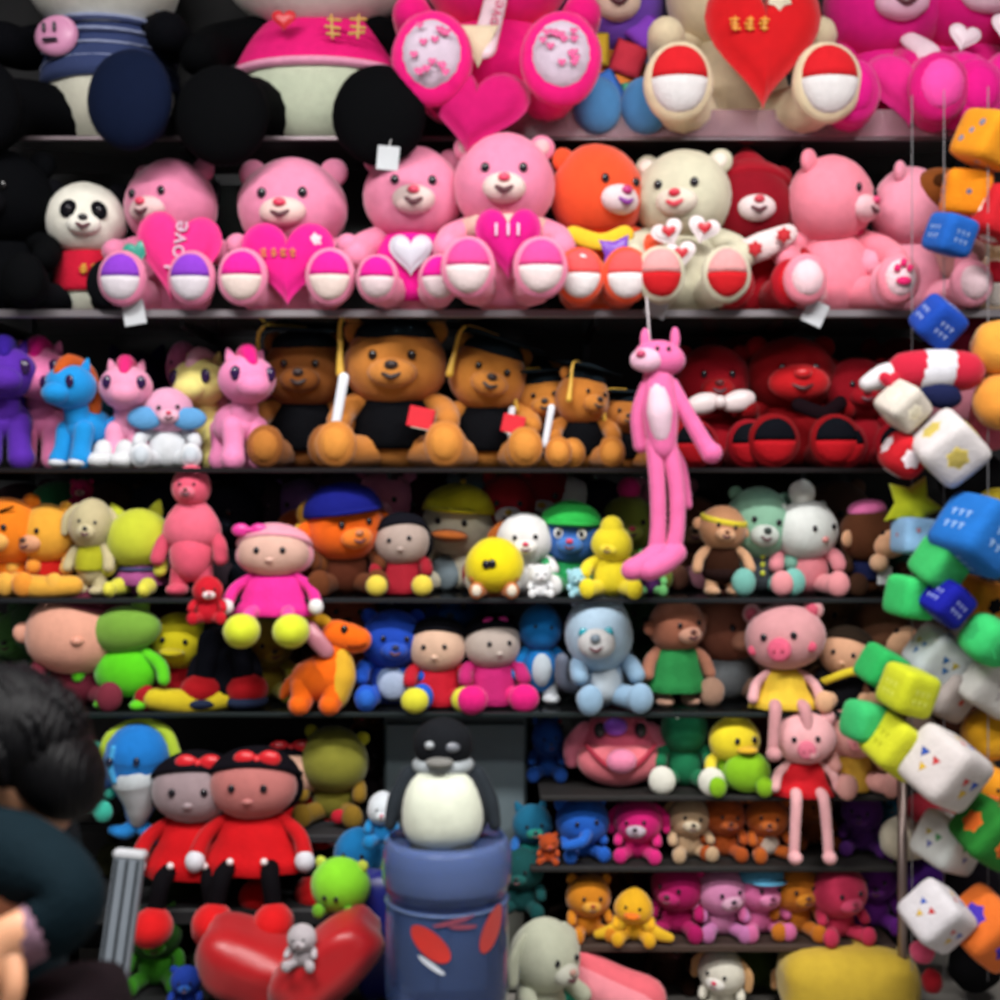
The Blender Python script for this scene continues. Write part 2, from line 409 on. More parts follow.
    if k.get('dress'):
        b = T.br; z = T.bc[2]; q = k.get('flare', 1.5)
        T.add('dress', lathe([(b[0]*.45, z+b[2]*.95), (b[0]*.95, z+b[2]*.55), (b[0]*1.08, z), (b[0]*q*.85, z-b[2]*.5), (b[0]*q, z-b[2]*.85), (b[0]*q*.95, z-b[2]*.88), (b[0]*.5, z-b[2]*.6)], c=(0, T.bc[1], 0), sq=b[1]/b[0], wave=.07), k['dress'], k.get('skind', 'fleece'))
    if k.get('scarf'):
        z = T.bc[2]+T.br[2]*.82; a = T.br[0]*.7
        T.add('scarf', limb([(a*cos(t), T.bc[1]+a*.85*sin(t), z, .035) for t in [2*pi*i/10 for i in range(11)]], sub=2), k['scarf'], 'fleece')
    if k.get('heart'):
        hc = k['heart']; hw = k.get('hw', .26); hh = k.get('hh', .24); hp = k.get('hp', (0, -.3, .3))
        T.add('heart_pillow', puff(o_heart(hw, hh), .075, hp, rot=k.get('hrot', (0, 0, 0))), hc, k.get('hkind2', 'plush'))
    if k.get('bow'):
        fr = T.hf; r = T.hr; c = Vector((k.get('bx', .45)*r[0], -.45*r[1], .85*r[2])); s = k.get('bs', .12)
        T.add('bow', join(blob(c+Vector((-s*.8, 0, 0)), (s*.8, s*.4, s*.6), seg=SM), blob(c+Vector((s*.8, 0, 0)), (s*.8, s*.4, s*.6), seg=SM), blob(c, (s*.3, s*.4, s*.3), seg=SM)), k['bow'], 'satin', 'head', fr)
    if k.get('hat'):
        fr = T.hf; r = T.hr
        T.add('hat', join(blob((0, 0, .35*r[2]), (r[0]*1.03, r[1]*1.05, r[2]*.85), cut=(0, pi*.5)), blob((0, -.75*r[1], .4*r[2]), (r[0]*.75, r[1]*.6, r[2]*.09), seg=(18, 8))), k['hat'], 'cloth', frame=fr)
    if k.get('pom'):
        fr = T.hf; r = T.hr; T.add('pompom', blob((-.1*r[0], 0, 1.2*r[2]), .4*r[0]), k['pom'], frame=fr)
    if k.get('hair'):
        fr = T.hf; r = T.hr
        T.add('hair', join(blob((0, .06*r[1], .06*r[2]), (r[0]*1.09, r[1]*1.12, r[2]*1.09), cut=(0, pi*.44), rot=(-28, 0, 0)), blob((0, .35*r[1], -.15*r[2]), (r[0]*1.12, r[1]*.85, r[2]*.95))), k['hair'], 'plush', frame=fr)
    return T
def marks(T, part, pts, col, parent, r=.008, kind='satin', frame=None):
    T.add(part, join(*[limb([(*a, r), (*b, r)], seg=6, sub=2) for a, b in pts]), col, kind, parent, frame)
def glyphs(T, cx, y, cz, size, n, col, parent, r=.006, seed=0):
    rnd = random.Random(seed); P = []
    for i in range(n):
        x0 = cx+(i-(n-1)/2)*size*1.15
        for q in range(3):
            z = cz+(q-1)*size*.33; P.append(((x0-size*.38*rnd.uniform(.5, 1), y, z), (x0+size*.38*rnd.uniform(.5, 1), y, z+rnd.uniform(-.1, .1)*size)))
        P.append(((x0, y, cz-size*.5), (x0+rnd.uniform(-.1, .1)*size, y, cz+size*.5)))
    marks(T, 'lettering', P, col, parent, r)
# ---------------------------------------------------------------- the setting
struct('floor', box((0, -1.4, -.02), (6.4, 5.2, .04)), mat('8a8680', 'matte'))
struct('wall_back', box((0, .5, 1.6), (6.4, .04, 3.24)), mat('131417', 'matte'))
struct('wall_left', box((-3.22, -1.4, 1.6), (.04, 5.2, 3.24)), mat('6b6a6c', 'matte'))
struct('wall_right', box((3.22, -1.4, 1.6), (.04, 5.2, 3.24)), mat('6b6a6c', 'matte'))
struct('ceiling', box((0, -1.4, 3.24), (6.4, 5.2, .04)), mat('c9c9c9', 'matte'))
for i, (x, y) in enumerate(LAMPS):
    e = bpy.data.objects.new('ceiling_light', None); COL.objects.link(e); e.location = (x, y, 3.22)
    tag(e, 'long white ceiling light of the shop, above the toy shelves', 'light', 'ceiling lights')
    mkobj('lamp_housing', box((0, 0, -.02), (1.26, .34, .04), bev=.01), mat('dddddd', 'plastic'), e)
    mkobj('diffuser', box((0, 0, -.05), (1.2, .28, .02), bev=.005), mat('ffffff', 'lamp'), e)

Z1, Z2, Z3, Z4, Z5, Z6, Z7, Z8 = 2.238, 1.775, 1.38, 1.055, .77, .562, .385, .19
def shelf(name, x0, x1, z, th, depth, label, kind='glass', col='e8f0ee', edge='3b3f44', eh=.012, yf=0):
    a = (x0-500)*.0025; b = (x1-500)*.0025
    e = bpy.data.objects.new(name, None); COL.objects.link(e); e.location = ((a+b)/2, .24, z)
    tag(e, label, 'shelf')
    L = b-a; yc = depth/2-.24+yf
    mkobj('shelf_panel', box((0, yc, -th/2), (L, depth, th), bev=.001), mat(col, kind), e)
    mkobj('front_edge', box((0, -.246+yf, -eh/2), (L, .012, eh), bev=.002), mat(edge, 'metal' if kind == 'glass' else 'matte'), e)
    n = max(2, int(L/.55)+1)
    for i in range(n):
        x = -L/2+.04+(L-.08)*i/(n-1)
        mkobj('bracket', join(box((x, .235, -th-.03), (.02, .02, .06)), box((x, .05, -th-.008), (.012, .36, .016))), mat('2b2c2f', 'metal'), e)
shelf('glass_shelf', -60, 1045, Z1, .01, .32, 'top clear glass shelf carrying the huge pandas and hot pink plush', edge='6b6064', eh=.012, yf=.1)
o = mkobj('glass_lip', box((.65, .084, Z1+.03), (1.5, .005, .07), bev=.001), mat('d8b4c0', 'lip')); tag(o, 'clear upright glass strip along the front of the top shelf', 'glass strip')
shelf('glass_shelf', -60, 1045, Z2, .01, .42, 'second glass shelf with grey edge under the row of pink teddy bears', edge='8a8488', eh=.02)
shelf('glass_shelf', -60, 1045, Z3, .01, .42, 'dark edged glass shelf under the ponies, graduate bears and red plush', edge='2e2a2c', col='6f7376')
shelf('glass_shelf', -60, 1045, Z4, .01, .42, 'glass shelf under the orange tiger, yellow chick and white rabbit', edge='33363a', col='6f7376')
shelf('glass_shelf', -60, 895, Z5, .01, .42, 'glass shelf under the orange dinosaur and the grey blue cat', edge='2c3536', col='6f7376')
shelf('dark_shelf', 540, 895, Z6, .012, .42, 'short dark shelf under the big grinning pink monster head', 'matte', '14110f', '110f0e')
shelf('dark_shelf', 530, 895, Z7, .012, .42, 'short dark shelf under the blue elephant and small brown dogs', 'matte', '14110f', '110f0e')
shelf('wooden_shelf', 553, 895, Z8, .014, .42, 'lowest brown wooden shelf under the yellow duck and small round bears', 'matte', '2e2018', '3c2a20', eh=.016)
# grey cabinet behind the bottle
e = bpy.data.objects.new('cabinet', None); COL.objects.link(e); e.location = (-.118, .2, 0)
tag(e, 'grey metal cabinet behind the blue bottle and penguin', 'cabinet')
mkobj('cabinet_body', box((0, 0, .365), (.38, .06, .73), bev=.004), mat('3c464a', 'matte'), e)
for sx, zc, hh in ((-.093, .53, .36), (.093, .53, .36), (-.093, .17, .32), (.093, .17, .32)):
    d = mkobj('door', box((sx, -.037, zc), (.178, .014, hh), bev=.003), mat('5d6b70' if zc > .4 else '7b7d74', 'matte'), e)
    mkobj('handle', box((sx*.25, -.05, zc), (.012, .012, .09), bev=.003), mat('9a9da0', 'metal'), d)
# uprights
o = mkobj('metal_pole', join(lathe([(.0115, 0), (.0115, .62)], seg=16), lathe([(.02, 0), (.02, .012)], seg=16)), mat('8d7d78', 'metal')); c = at(901, 500, -.04)
o.location += Vector((c.x, -.05, 0)); tag(o, 'thin brownish grey metal pole below the yellow dice at right', 'pole')
c0 = at(110, 1000, -.55); c1 = at(131, 850, -.5)
e = bpy.data.objects.new('metal_post', None); COL.objects.link(e); dv = (c1-c0); dv.normalize()
e.location = c0-dv*(c0.z/dv.z); e.rotation_euler = (math.atan2(-dv.y, dv.z), math.atan2(dv.x, dv.z), 0)
tag(e, 'slanted grey grooved metal post beside the seated person', 'post')
L = (c1.z)/cos(math.atan2(dv.x, dv.z))
mkobj('post_body', box((0, 0, L/2), (.06, .03, L), bev=.004), mat('747d86', 'matte'), e)
for q in (-.022, 0, .022): mkobj('groove', box((q, -.0165, L/2), (.005, .004, L-.02)), mat('43494f', 'metal'), e)
mkobj('post_cap', box((0, 0, L), (.066, .036, .02), bev=.006), mat('b9bcc0', 'plastic'), e)

A = animal
BEAR = dict(ears='round')
# ---------------------------------------------------------------- top shelf
T = A('toy_panda', 'huge black and cream panda in a striped navy shirt at top left', 'plush toy', 108, Z1, 265, .24, 'd8d6c4', rz=-8, head='e4e2d6', limb='0d1730', fdz=-.12, arm='08090e', earcol='0b0c10', patch='101014', muz='efeade', nose='15151a', shirt='39456e', cut=(pi*.1, pi*.54), fx=.27, fs=1.2, w=1.02, armz=.36)
[c for c in T.root.children if c.name.startswith('leg')][0].data.materials[0] = mat('050609')
sh = T.p['shirt']
for q in range(5): T.add('stripe', blob((0, .02, .3+q*.05), (.262*(1-.02*q), .223*(1-.01*q), .009), seg=(28, 6)), 'aab4d8', 'fleece', sh)
T.add('bear_print', puff([(.085*cos(a), .075*sin(a)) for a in [2*pi*i/20 for i in range(20)]], .025, (-.1, -.2, .37)), 'e79cc6', 'satin', sh)
marks(T, 'print_face', [((-.13, -.235, .4), (-.13, -.235, .38)), ((-.09, -.235, .4), (-.09, -.235, .38)), ((-.13, -.235, .345), (-.085, -.235, .345))], '2a1a30', sh, .007)
T = A('toy_panda', 'huge panda in a hot pink vest with gold lettering on the top shelf', 'plush toy', 318, Z1-.0, 262, .24, 'ccd6bc', fdz=-.16, fw=1.1, w=1.3, head='e8e4da', limb='050608', arm='050608', earcol='0b0c10', patch='101014', muz='e6b8b4', nose='b85a68', shirt='f0187c', cut=(pi*.12, pi*.49), fx=.21, fs=1.2, hz=.72)
sh = T.p['shirt']; glyphs(T, .13, -.205, .4, .08, 2, 'd9a84a', sh, .006, 3)
T.add('heart_print', puff(o_heart(.045, .04), .012, (-.09, -.225, .42)), 'e01c2c', 'satin', sh)
T.add('ribbed_hem', lathe([(.336, -.012), (.342, 0), (.336, .012)], c=(0, .02, .285), sq=.66, seg=40), 'f3a3c4', 'fleece', sh)
T = A('teddy_bear', 'hot pink teddy bear with patterned soles and cream ribbon', 'plush toy', 497, Z1+.03, 250, .22, 'ff1587', muz='ffd6e6', fx=.225, fs=1.2, w=1.05, pads=('d9c6d8',), scarf='e9d9cf', armz=.42)
for sx in (-1, 1):
    rnd = random.Random(5+sx)
    T.add('sole_pattern', join(*[puff(o_heart(.016, .015, 12), .004, (sx*.236+rnd.uniform(-.07, .07), -.503, .174+rnd.uniform(-.1, .1)), rings=2) for _ in range(14)]), 'e0488e', 'satin', [c for c in T.root.children if c.name.startswith('leg')][(sx+1)//2])
T.add('ribbon', limb([(0, -.2, .5, .045), (-.02, -.27, .38, .045), (-.05, -.31, .25, .05)], flat=.4), 'f0d2dc', 'satin', 'scarf')
T.text('ribbon_lettering', 'Love', .07, (-.01, -.315, .36), (0, -75, 0), 'c8386c', 'ribbon')
T.add('cream_patch', puff([(-.08, .07), (.08, .07), (0, -.09)], .02, (-.07, -.32, .26)), 'f0dcbc', 'fleece', 'body')
T.add('tail_pillow', puff(o_heart(.2, .17), .06, (-.08, -.36, .02), (0, 10, 0)), 'd10e6e', 'plush', 'body')
T = A('patchwork_bear', 'rainbow patchwork plush bear beside the hot pink bear, top shelf', 'plush toy', 612, Z1, 230, .34, '7a4cc0', body='d8506a', limb='4f8fc8', muz='f4d6c0', shirt='e88a3c', w=.8, fx=.12, fs=.8)
for i, (x, z, c_) in enumerate(((-.1, .42, 'f0c83c'), (.05, .38, 'e23c50'), (.12, .5, '8b44c8'), (-.05, .25, '3f74c8'), (.1, .22, '58b890'))):
    T.add('patch', puff([(-.07, -.07), (.07, -.07), (.07, .07), (-.07, .07)], .02, (x, -.2, z), (0, 20*i, 0), 3), c_, 'fleece', 'body')
T = A('teddy_bear', 'cream teddy bear holding a big red heart on the top shelf', 'plush toy', 733, Z1, 232, .22, 'f0dfba', muz='f2e6d6', pads=('d81c26', 'e4e0e0'), fx=.29, fs=1.12, fdz=-.01, heart='d8141c', hw=.235, hh=.27, hp=(.05, -.36, .36), armz=.42, w=1.02)
hp = T.p['heart_pillow']; glyphs(T, -.02, -.445, .37, .05, 3, 'f0a01c', hp, .005, 8)
T.add('flower', puff(o_star(.055, 6, .7), .02, (.1, -.435, .48)), 'f4ecd0', 'fleece', hp)
T = A('teddy_bear', 'magenta plush bear with white patterned scarf, left of the two at top right', 'plush toy', 884, Z1, 215, .24, 'e8148c', muz='f4c4dc', pads=('e8148c',), heart='f02a92', hw=.2, hh=.17, hp=(.02, -.28, .22), scarf='f2c8dc', group='magenta bears at top right')
T.add('scarf_end', limb([(.05, -.2, .45, .04), (.1, -.28, .36, .055), (.12, -.3, .28, .05)], flat=.5), 'f0d4e0', 'fleece', 'scarf')
T.add('heart_print', puff(o_heart(.05, .045), .015, (.1, -.37, .22)), 'f6e8f0', 'satin', 'heart_pillow')
T = A('teddy_bear', 'magenta plush bear with white heart marks, in the top right corner', 'plush toy', 966, Z1, 225, .23, 'e0107f', muz='f4d4e4', pads=('ff4fb0',), heart='f21c94', hw=.2, hh=.18, hp=(-.03, -.28, .2), scarf='f4dce8', group='magenta bears at top right')
for x, z in ((-.1, .42), (.08, .46), (.2, .38)): T.add('heart_print', puff(o_heart(.07, .06), .02, (x, -.24, z), (0, 15, 0)), 'f8e4ee', 'satin', 'body')

# ---------------------------------------------------------------- second shelf
A('toy_panda', 'very large black plush panda at the left edge of the second shelf', 'plush toy', 2, Z2, 170, .1, '050609', head='050609', limb='050608', muz='0a0a0e', nose='030304', eyecol='08080a', w=1.05, hs=1.05)
T = A('toy_panda', 'small panda in a red vest between black plush and pink bear', 'plush toy', 88, Z2, 142, .12, 'd9dcc8', head='ece9dc', limb='0c0d11', arm='0c0d11', earcol='0d0d12', patch='101015', muz='f2efe4', nose='15151a', shirt='c01030', cut=(pi*.12, pi*.62), yaw=14, es=.34, ex=.82, fs=1.15, hs=.95)
glyphs(T, .08, -.225, .3, .06, 2, 'd9a020', T.p['shirt'], .007, 5)
def vt(T, s, size, loc, rot, col, par): T.text('lettering', s, size, loc, rot, col, par)
G2 = 'pink teddy bears on the second shelf'
PK = 'f590b4'
T = A('teddy_bear', 'pink teddy bear with a vertical Love heart and purple soles', 'plush toy', 176, Z2, 164, .12, 'e887ac', muz='ecc6c6', nose='e83a62', heart='f5308a', hw=.25, hh=.27, hp=(.1, -.33, .34), hrot=(0, 8, 0), pads=('8a3cc8', 'd8d0d8'), yaw=-22, hx=-.02, fx=.2, fs=1.12, group=G2, armz=.36)
vt(T, 'Love', .15, (.12, -.415, .35), (0, -82, 0), 'd8b4cc', 'heart_pillow')
T.add('sequin_heart', puff(o_heart(.08, .07), .02, (-.13, -.36, .33), (0, -15, 0)), '2f9a86', 'satin', 'body')
T = A('teddy_bear', 'pink teddy bear hugging a magenta heart with gold script, left of centre', 'plush toy', 298, Z2, 160, .11, 'f392b6', muz='f4d4cc', nose='ee3c62', heart='f01c90', hw=.28, hh=.26, hp=(-.01, -.31, .31), pads=('f0209a', 'e8d4cc'), yaw=-4, w=1.08, hs=1.1, hx=-.03, fx=.24, fs=1.2, group=G2, armz=.4)
glyphs(T, -.05, -.395, .32, .05, 4, 'e07848', T.p['heart_pillow'], .005, 9)
T.add('flower', puff(o_star(.05, 6, .7), .015, (.16, -.36, .4)), 'f0d8e0', 'fleece', 'heart_pillow')
T = A('teddy_bear', 'pink teddy bear in a magenta top with a silver heart', 'plush toy', 414, Z2, 176, .09, 'f592b4', muz='f0d8d2', nose='ee4a6c', shirt='f0189a', cut=(pi*.1, pi*.75), pads=('ee189a', 'e2ccd0'), yaw=4, fx=.17, fs=.92, w=.98, hs=1.0, group=G2)
T.add('silver_heart', puff(o_heart(.12, .12), .04, (0, -.25, .31), rot=(0, 0, 0)), 'd0d0dc', 'satin', 'shirt')
T = A('teddy_bear', 'pink teddy bear with cream band and magenta heart, centre of second shelf', 'plush toy', 504, Z2, 188, .04, 'f890b4', muz='f4dcd4', nose='f0466a', ears='round', inner='f0c0c4', shirt='f01c8c', cut=(pi*.1, pi*.4), heart='dc1288', hw=.17, hh=.19, hp=(.02, -.3, .33), pads=('f44c98', 'ecd8d8'), fx=.19, fs=1.1, w=.95, hs=.98, group=G2)
T.add('cream_band', lathe([(.2, -.05), (.235, -.045), (.24, .045), (.2, .05)], c=(0, 0, .43), sq=.9, wave=.03), 'e8c4b4', 'fleece', 'body')
for x in (-.04, .02, .07): T.add('letter_mark', limb([(x, -.385, .38, .008), (x, -.385, .33, .008)], seg=6, sub=2), 'f4d0ec', 'satin', 'heart_pillow')
T = A('teddy_bear', 'orange red bear with white muzzle and purple scarf', 'plush toy', 597, Z2, 178, .1, 'f4552c', muz='f0dce0', nose='c4287c', mouth='8a2a9a', shirt='f08a3c', belly='f07050', pads=('fa5a5a', 'ece4e4'), yaw=28, fx=.13, fs=1.05, w=.95, hs=1.0, ez=.6)
T.add('scarf', limb([(-.15, -.18, .42, .05), (0, -.26, .36, .05), (.14, -.2, .42, .05)], flat=.5), 'f0c830', 'fleece')
T.add('purple_bow', puff(o_star(.12, 4, .5), .03, (.08, -.28, .3), (0, 35, 0)), '7c3cc0', 'satin', 'scarf')
T.add('ribbon', limb([(-.26, -.4, .1, .03), (-.12, -.46, .22, .035)], flat=.4), 'e6e2e6', 'satin')
T = A('teddy_bear', 'cream white bear with rosy cheeks and red heart patterned scarf', 'plush toy', 682, Z2, 172, .08, 'd8d4ba', muz='e8dccc', nose='d81c3c', mouth='d8384c', inner='f4e8dc', pads=('e4a0a0', 'c81820'), yaw=-18, fx=.18, fs=1.1, scarf='d8808c', hs=.98)
for x, z in ((-.12, .42), (.08, .44), (-.05, .3)): 
    o = T.add('scarf_patch', puff(o_heart(.09, .08), .03, (x, -.27, z), (0, 20*x*10, 0)), 'f4e8ea', 'fleece', 'body')
    T.add('heart_print', puff(o_heart(.04, .035), .01, (x, -.31, z)), 'cc1c30', 'satin', o)
T = A('teddy_bear', 'dark red hooded bear with a white muzzle on the second shelf', 'plush toy', 748, Z2, 160, .13, 'b00c20', head='8c0a1e', muz='f0dcdc', nose='d02a44', hair='a40d22', pads=('d81424',), fx=.18, w=.95, eyes=False, mz=-.2)
T.add('hood_point', blob((0, .05, .94), (.16, .14, .14), taper=-.6), 'a80e24', 'plush')
sc_ = T.add('scarf', limb([(-.2, -.26, .3, .07), (.02, -.33, .38, .085), (.18, -.3, .46, .06)], flat=.6), 'f2dcdc', 'fleece')
for x, z in ((-.04, .35), (.13, .43)): T.add('print', puff(o_star(.05, 6, .7), .02, (x, -.4, z)), 'c43038', 'fleece', sc_)
T = A('teddy_bear', 'salmon pink bear looking right, beside the dark red hooded bear', 'plush toy', 832, Z2, 168, .1, 'fa8fa4', muz='f4c4cc', nose='e8407a', yaw=48, fx=.26, pads=('f6d0d8',), scarf='d81c70', hx=-.02, hs=.98, group=G2)
for x, z in ((-.035, .19), (.0, .22), (.035, .19), (0, .12)): T.add('paw_print', blob((.26+x, -.5, z), (.02 if z > .15 else .045, .012, .024), seg=SM), 'e0286c', 'fleece', T.p['sole'])
T = A('teddy_bear', 'pale pink bear with paw print sole, looking right at the right end', 'plush toy', 908, Z2, 160, .14, 'f6a0b8', muz='f4dce0', nose='d89ab4', yaw=62, fx=.25, pads=('f4d4dc',), scarf='f0288c', hs=.95, w=.95, group=G2)
for x, z in ((-.035, .19), (.0, .22), (.035, .19), (0, .12)): T.add('paw_print', blob((-.24+x, -.5, z), (.02 if z > .15 else .045, .012, .024), seg=SM), 'd81c64', 'fleece', T.p['sole'])
A('teddy_bear', 'cream bear with red and white soles, partly outside the right edge', 'plush toy', 1006, Z2, 128, .17, 'efd4b4', muz='f2e4d4', pads=('c81830', 'e8e0d8'), fx=.26, fs=1.4, hs=.9)
# price tags
def price_tag(px, py, Y, rot, label, sz=(22, 24)):
    s = sc_px(Y); c = at(px, py, Y)
    o = bpy.data.objects.new('price_tag', None); COL.objects.link(o); o.location = c; o.rotation_euler = (0, R(rot), 0)
    tag(o, label, 'price tag', 'white price tags')
    mkobj('card', box((0, 0, 0), (sz[0]*s, .0015, sz[1]*s), bev=.0004), mat('b4b8bc', 'matte'), o)
    mkobj('string', limb([(0, -.001, sz[1]*s*.45, .0008), (.003, .002, sz[1]*s*.8, .0008)], seg=6), mat('f2f2f2', 'matte'), o)
price_tag(388, 158, -.13, 5, 'white price tag hanging from the black foot of the panda in the pink vest')
price_tag(134, 313, -.03, -10, 'white price tag on the second shelf edge below the small panda')
price_tag(657, 305, -.04, 20, 'white price tag below the cream white bear')
price_tag(815, 313, -.04, 25, 'white price tag below the salmon pink bear')

# ---------------------------------------------------------------- third shelf: ponies
def pony(label, px, h, Y, col, mane, rz=25, z0=Z3, hoof=None, group='toy ponies on the third shelf', eye='2a1440', wing=None):
    H = 1.07*h*sc_px(Y); loc = at(px, 500, Y); loc.z = z0
    T = Toy('toy_pony', label, 'plush toy', loc, H, rz, group)
    T.add('body', blob((0, .06, .36), (.2, .27, .19), lump=.05), col)
    T.add('neck', limb([(0, -.1, .42, .12), (0, -.15, .62, .1)]), col)
    for x, y in ((-.1, -.14), (.1, -.14), (-.11, .2), (.11, .2)):
        lg = T.add('leg', limb([(x, y, .34, .09), (x, y-.03, .18, .085), (x*1.15, y-.06, .08, .1)]), col)
        if hoof: T.add('hoof', blob((x*1.1, y-.08, .05), (.09, .1, .05), seg=SM), hoof, parent=lg)
    T.add('head', blob((0, -.2, .72), (.23, .22, .2)), col)
    T.add('muzzle', blob((0, -.38, .65), (.13, .11, .1)), col, parent='head')
    for sx in (-1, 1):
        T.add('ear', blob((sx*.12, -.14, .9), (.045, .035, .08), rot=(0, sx*18, 0), taper=-.5, seg=SM), col, parent='head')
        T.add('eye', join(blob((sx*.14, -.37, .75), (.045, .025, .06), seg=SM)), eye, 'plastic', 'head')
    T.add('mane', join(limb([(0, -.34, .84, .05), (0, -.22, .93, .08), (.02, -.04, .86, .09), (.05, .02, .66, .09), (.08, 0, .48, .06)])), mane)
    T.add('tail', limb([(0, .3, .4, .06), (.06, .4, .34, .09), (.1, .4, .15, .08), (.1, .36, .06, .05)]), mane)
    if wing:
        for sx in (-1, 1): T.add('wing', puff([(0, 0), (.12, .1), (.2, .04), (.14, -.06), (.04, -.06)], .03, (sx*.17, .02, .4), (0, 0, 60*sx)), wing, 'fleece')
    return T
pony('purple pony at the left end of the third shelf', 6, 122, .12, '5a2aa8', '33188c', 20)
pony('pink pony with a magenta mane, between the purple and blue ponies', 44, 122, .22, 'ee82b4', 'd6107c', 10)
pony('bright blue pony with an orange mane and white hooves', 86, 104, .1, '1894e0', 'c8581c', -22, hoof='dfe4ec', wing='1c90dc')
pony('pale pink pony with a small magenta forelock', 128, 104, .15, 'f8a2c6', 'e8287c', 12)
T = A('plush_monkey', 'white bodied plush with light blue scarf between two pink ponies', 'plush toy', 168, Z3, 86, .13, 'e2e6ea', head='e8a8c8', muz='f4c0d4', scarf='6aa8dc', pads=('cfd8e0',))
for sx in (-1, 1): T.add('blue_bow', blob((sx*.24, -.2, .58), (.2, .07, .13)), '62a4da', 'fleece', 'scarf')
A('pink_bird', 'tall round headed pink plush standing behind the blue bow toy', 'plush toy', 184, Z3, 140, .3, 'f48abc', pose='stand', ears='none', w=.6, hs=.8, snout='beak', muz='f2b040', eyes=True)
pony('pale yellow pony behind the pink one, near the middle of the ponies', 212, 112, .27, 'f4e88c', 'f0b8c8', -15)
pony('pink pony with dark eye and magenta mane, nearest the graduate bears', 240, 114, .14, 'fa92c4', 'ee1c88', 28)
T = A('teddy_bear', 'small magenta plush with pale feet behind the pink pony', 'plush toy', 264, Z3, 84, .32, 'e8148a', limb='f890c0')
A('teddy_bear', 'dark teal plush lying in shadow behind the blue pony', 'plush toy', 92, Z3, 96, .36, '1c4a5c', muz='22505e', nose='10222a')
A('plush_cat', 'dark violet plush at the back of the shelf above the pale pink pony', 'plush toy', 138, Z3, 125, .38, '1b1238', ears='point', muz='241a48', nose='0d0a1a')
for i, x in enumerate((98, 120)):
    o = mkobj('toy_boot', join(blob((0, 0, .02), (.036, .04, .024)), blob((0, .02, .04), (.025, .025, .035))), mat('e4e6e8'))
    c = at(x, 500, .03); o.location += Vector((c.x, .05, Z3)); tag(o, ('left' if i == 0 else 'right')+' one of two small white plush feet below the blue pony', 'plush toy', 'white plush boots')

# graduate bears
def graduate(label, px, h, Y, col, face=None, book=True, scroll=True, tassel='e8b83c', **k):
    T = A('graduate_bear', label, 'plush toy', px, Z3, h, Y, col, muz=face or col, nose='2a1410', mouth='2a1410', eyecol='1c0e08', group='bears in graduation caps', pads=k.pop('pads', ('e09440',)), shirt='0c0d11', cut=(pi*.08, pi*.66), es=.26, ms=1.1, **k)
    fr = T.hf; r = T.hr
    c = T.add('cap', join(blob((0, 0, .55*r[2]), (r[0]*.8, r[1]*.85, r[2]*.5), cut=(0, pi*.55)), box((0, -.02, 1.02*r[2]), (r[0]*1.9, r[1]*1.9, .025), rot=(8, 0, 20))), '182228', 'cloth', frame=fr)
    T.add('tassel', limb([(0, 0, 1.1*r[2], .012), (-.9*r[0], -.6*r[1], 1.0*r[2], .013), (-.98*r[0], -.7*r[1], .2*r[2], .018), (-.98*r[0], -.7*r[1], -.3*r[2], .03)], seg=8), tassel, 'satin', c, fr)
    if book: b = T.add('book', box((.18, -.31, .31), (.16, .04, .13), rot=(0, 12, 0), bev=.006), 'd4152a', 'matte'); T.add('pages', box((.19, -.31, .25), (.14, .032, .02), rot=(0, 12, 0)), 'ece4cf', 'matte', b)
    if scroll: T.add('diploma', limb([(-.36, -.26, .22, .03), (-.3, -.27, .56, .034)], flat=.7), 'dfe4ec', 'matte')
    return T
graduate('dark brown graduate bear, leftmost and shaded by its wide black cap', 306, 146, .24, '9a5c28', '8a5020', book=False, scroll=False, pads=('c07a34',), fx=.2, w=1.0)
graduate('largest graduate bear, golden brown with white scroll and red book', 396, 156, .17, 'd08438', 'd88c40', w=1.1, fx=.3, hs=1.05)
graduate('graduate bear with tilted head, second largest, beside the largest one', 488, 138, .18, 'cf8434', 'd68a3c', roll=14, yaw=8, w=1.0, fx=.26, scroll=False)
graduate('small graduate bear with a yellow tassel, left of the two leaning together', 543, 104, .2, 'c98032', 'd08838', roll=-6, book=False, w=.95)
graduate('small graduate bear looking right with a diploma roll, right of the leaning pair', 582, 106, .14, 'c87c30', 'cc8236', yaw=30, roll=8, book=False, w=.9)
graduate('smallest graduate bear with a red book, at the right end of the row', 626, 82, .16, 'b06c2c', 'ba7434', w=1.0, scroll=False)
graduate('golden brown bear ear and cap peeping out behind the small graduates', 530, 118, .36, 'c08a34', 'c08a34', book=False, scroll=False, w=.9)
T = A('teddy_bear', 'white pillow headed plush tucked between two graduate bears', 'plush toy', 507, Z3, 112, .33, 'dfe2e8', muz='eceef0', w=.7, hs=.8)

# long pink cat hanging from a string
Y = -.13; s = sc_px(Y); c = at(660, 575, Y)
T = Toy('long_limbed_rabbit', 'pink long limbed plush rabbit hanging from a string by the red plush', 'plush toy', c, s, 0)
PC = 'f472ae'
T.add('body', limb([(-2, 0, 200, 15), (0, 0, 165, 19), (2, 0, 128, 14)]), PC)
T.add('belly', limb([(-3, -9, 188, 9), (-2, -13, 162, 13), (0, -10, 140, 9)], flat=.8), 'f3cfe0', parent='body')
T.add('head', blob((-1, -4, 216), (26, 17, 18), rot=(0, 8, 0)), PC)
T.add('muzzle', blob((-16, -16, 213), (16, 10, 12)), 'f4c0d8', parent='head')
T.add('nose', blob((-22, -25, 218), (5, 4, 4), seg=SM), 'c83a6a', 'satin', 'head')
for x in (-5, 6): T.add('eye', join(blob((x, -19, 224), (2.4, 2, 3), seg=SM)), '2a1420', 'plastic', 'head')
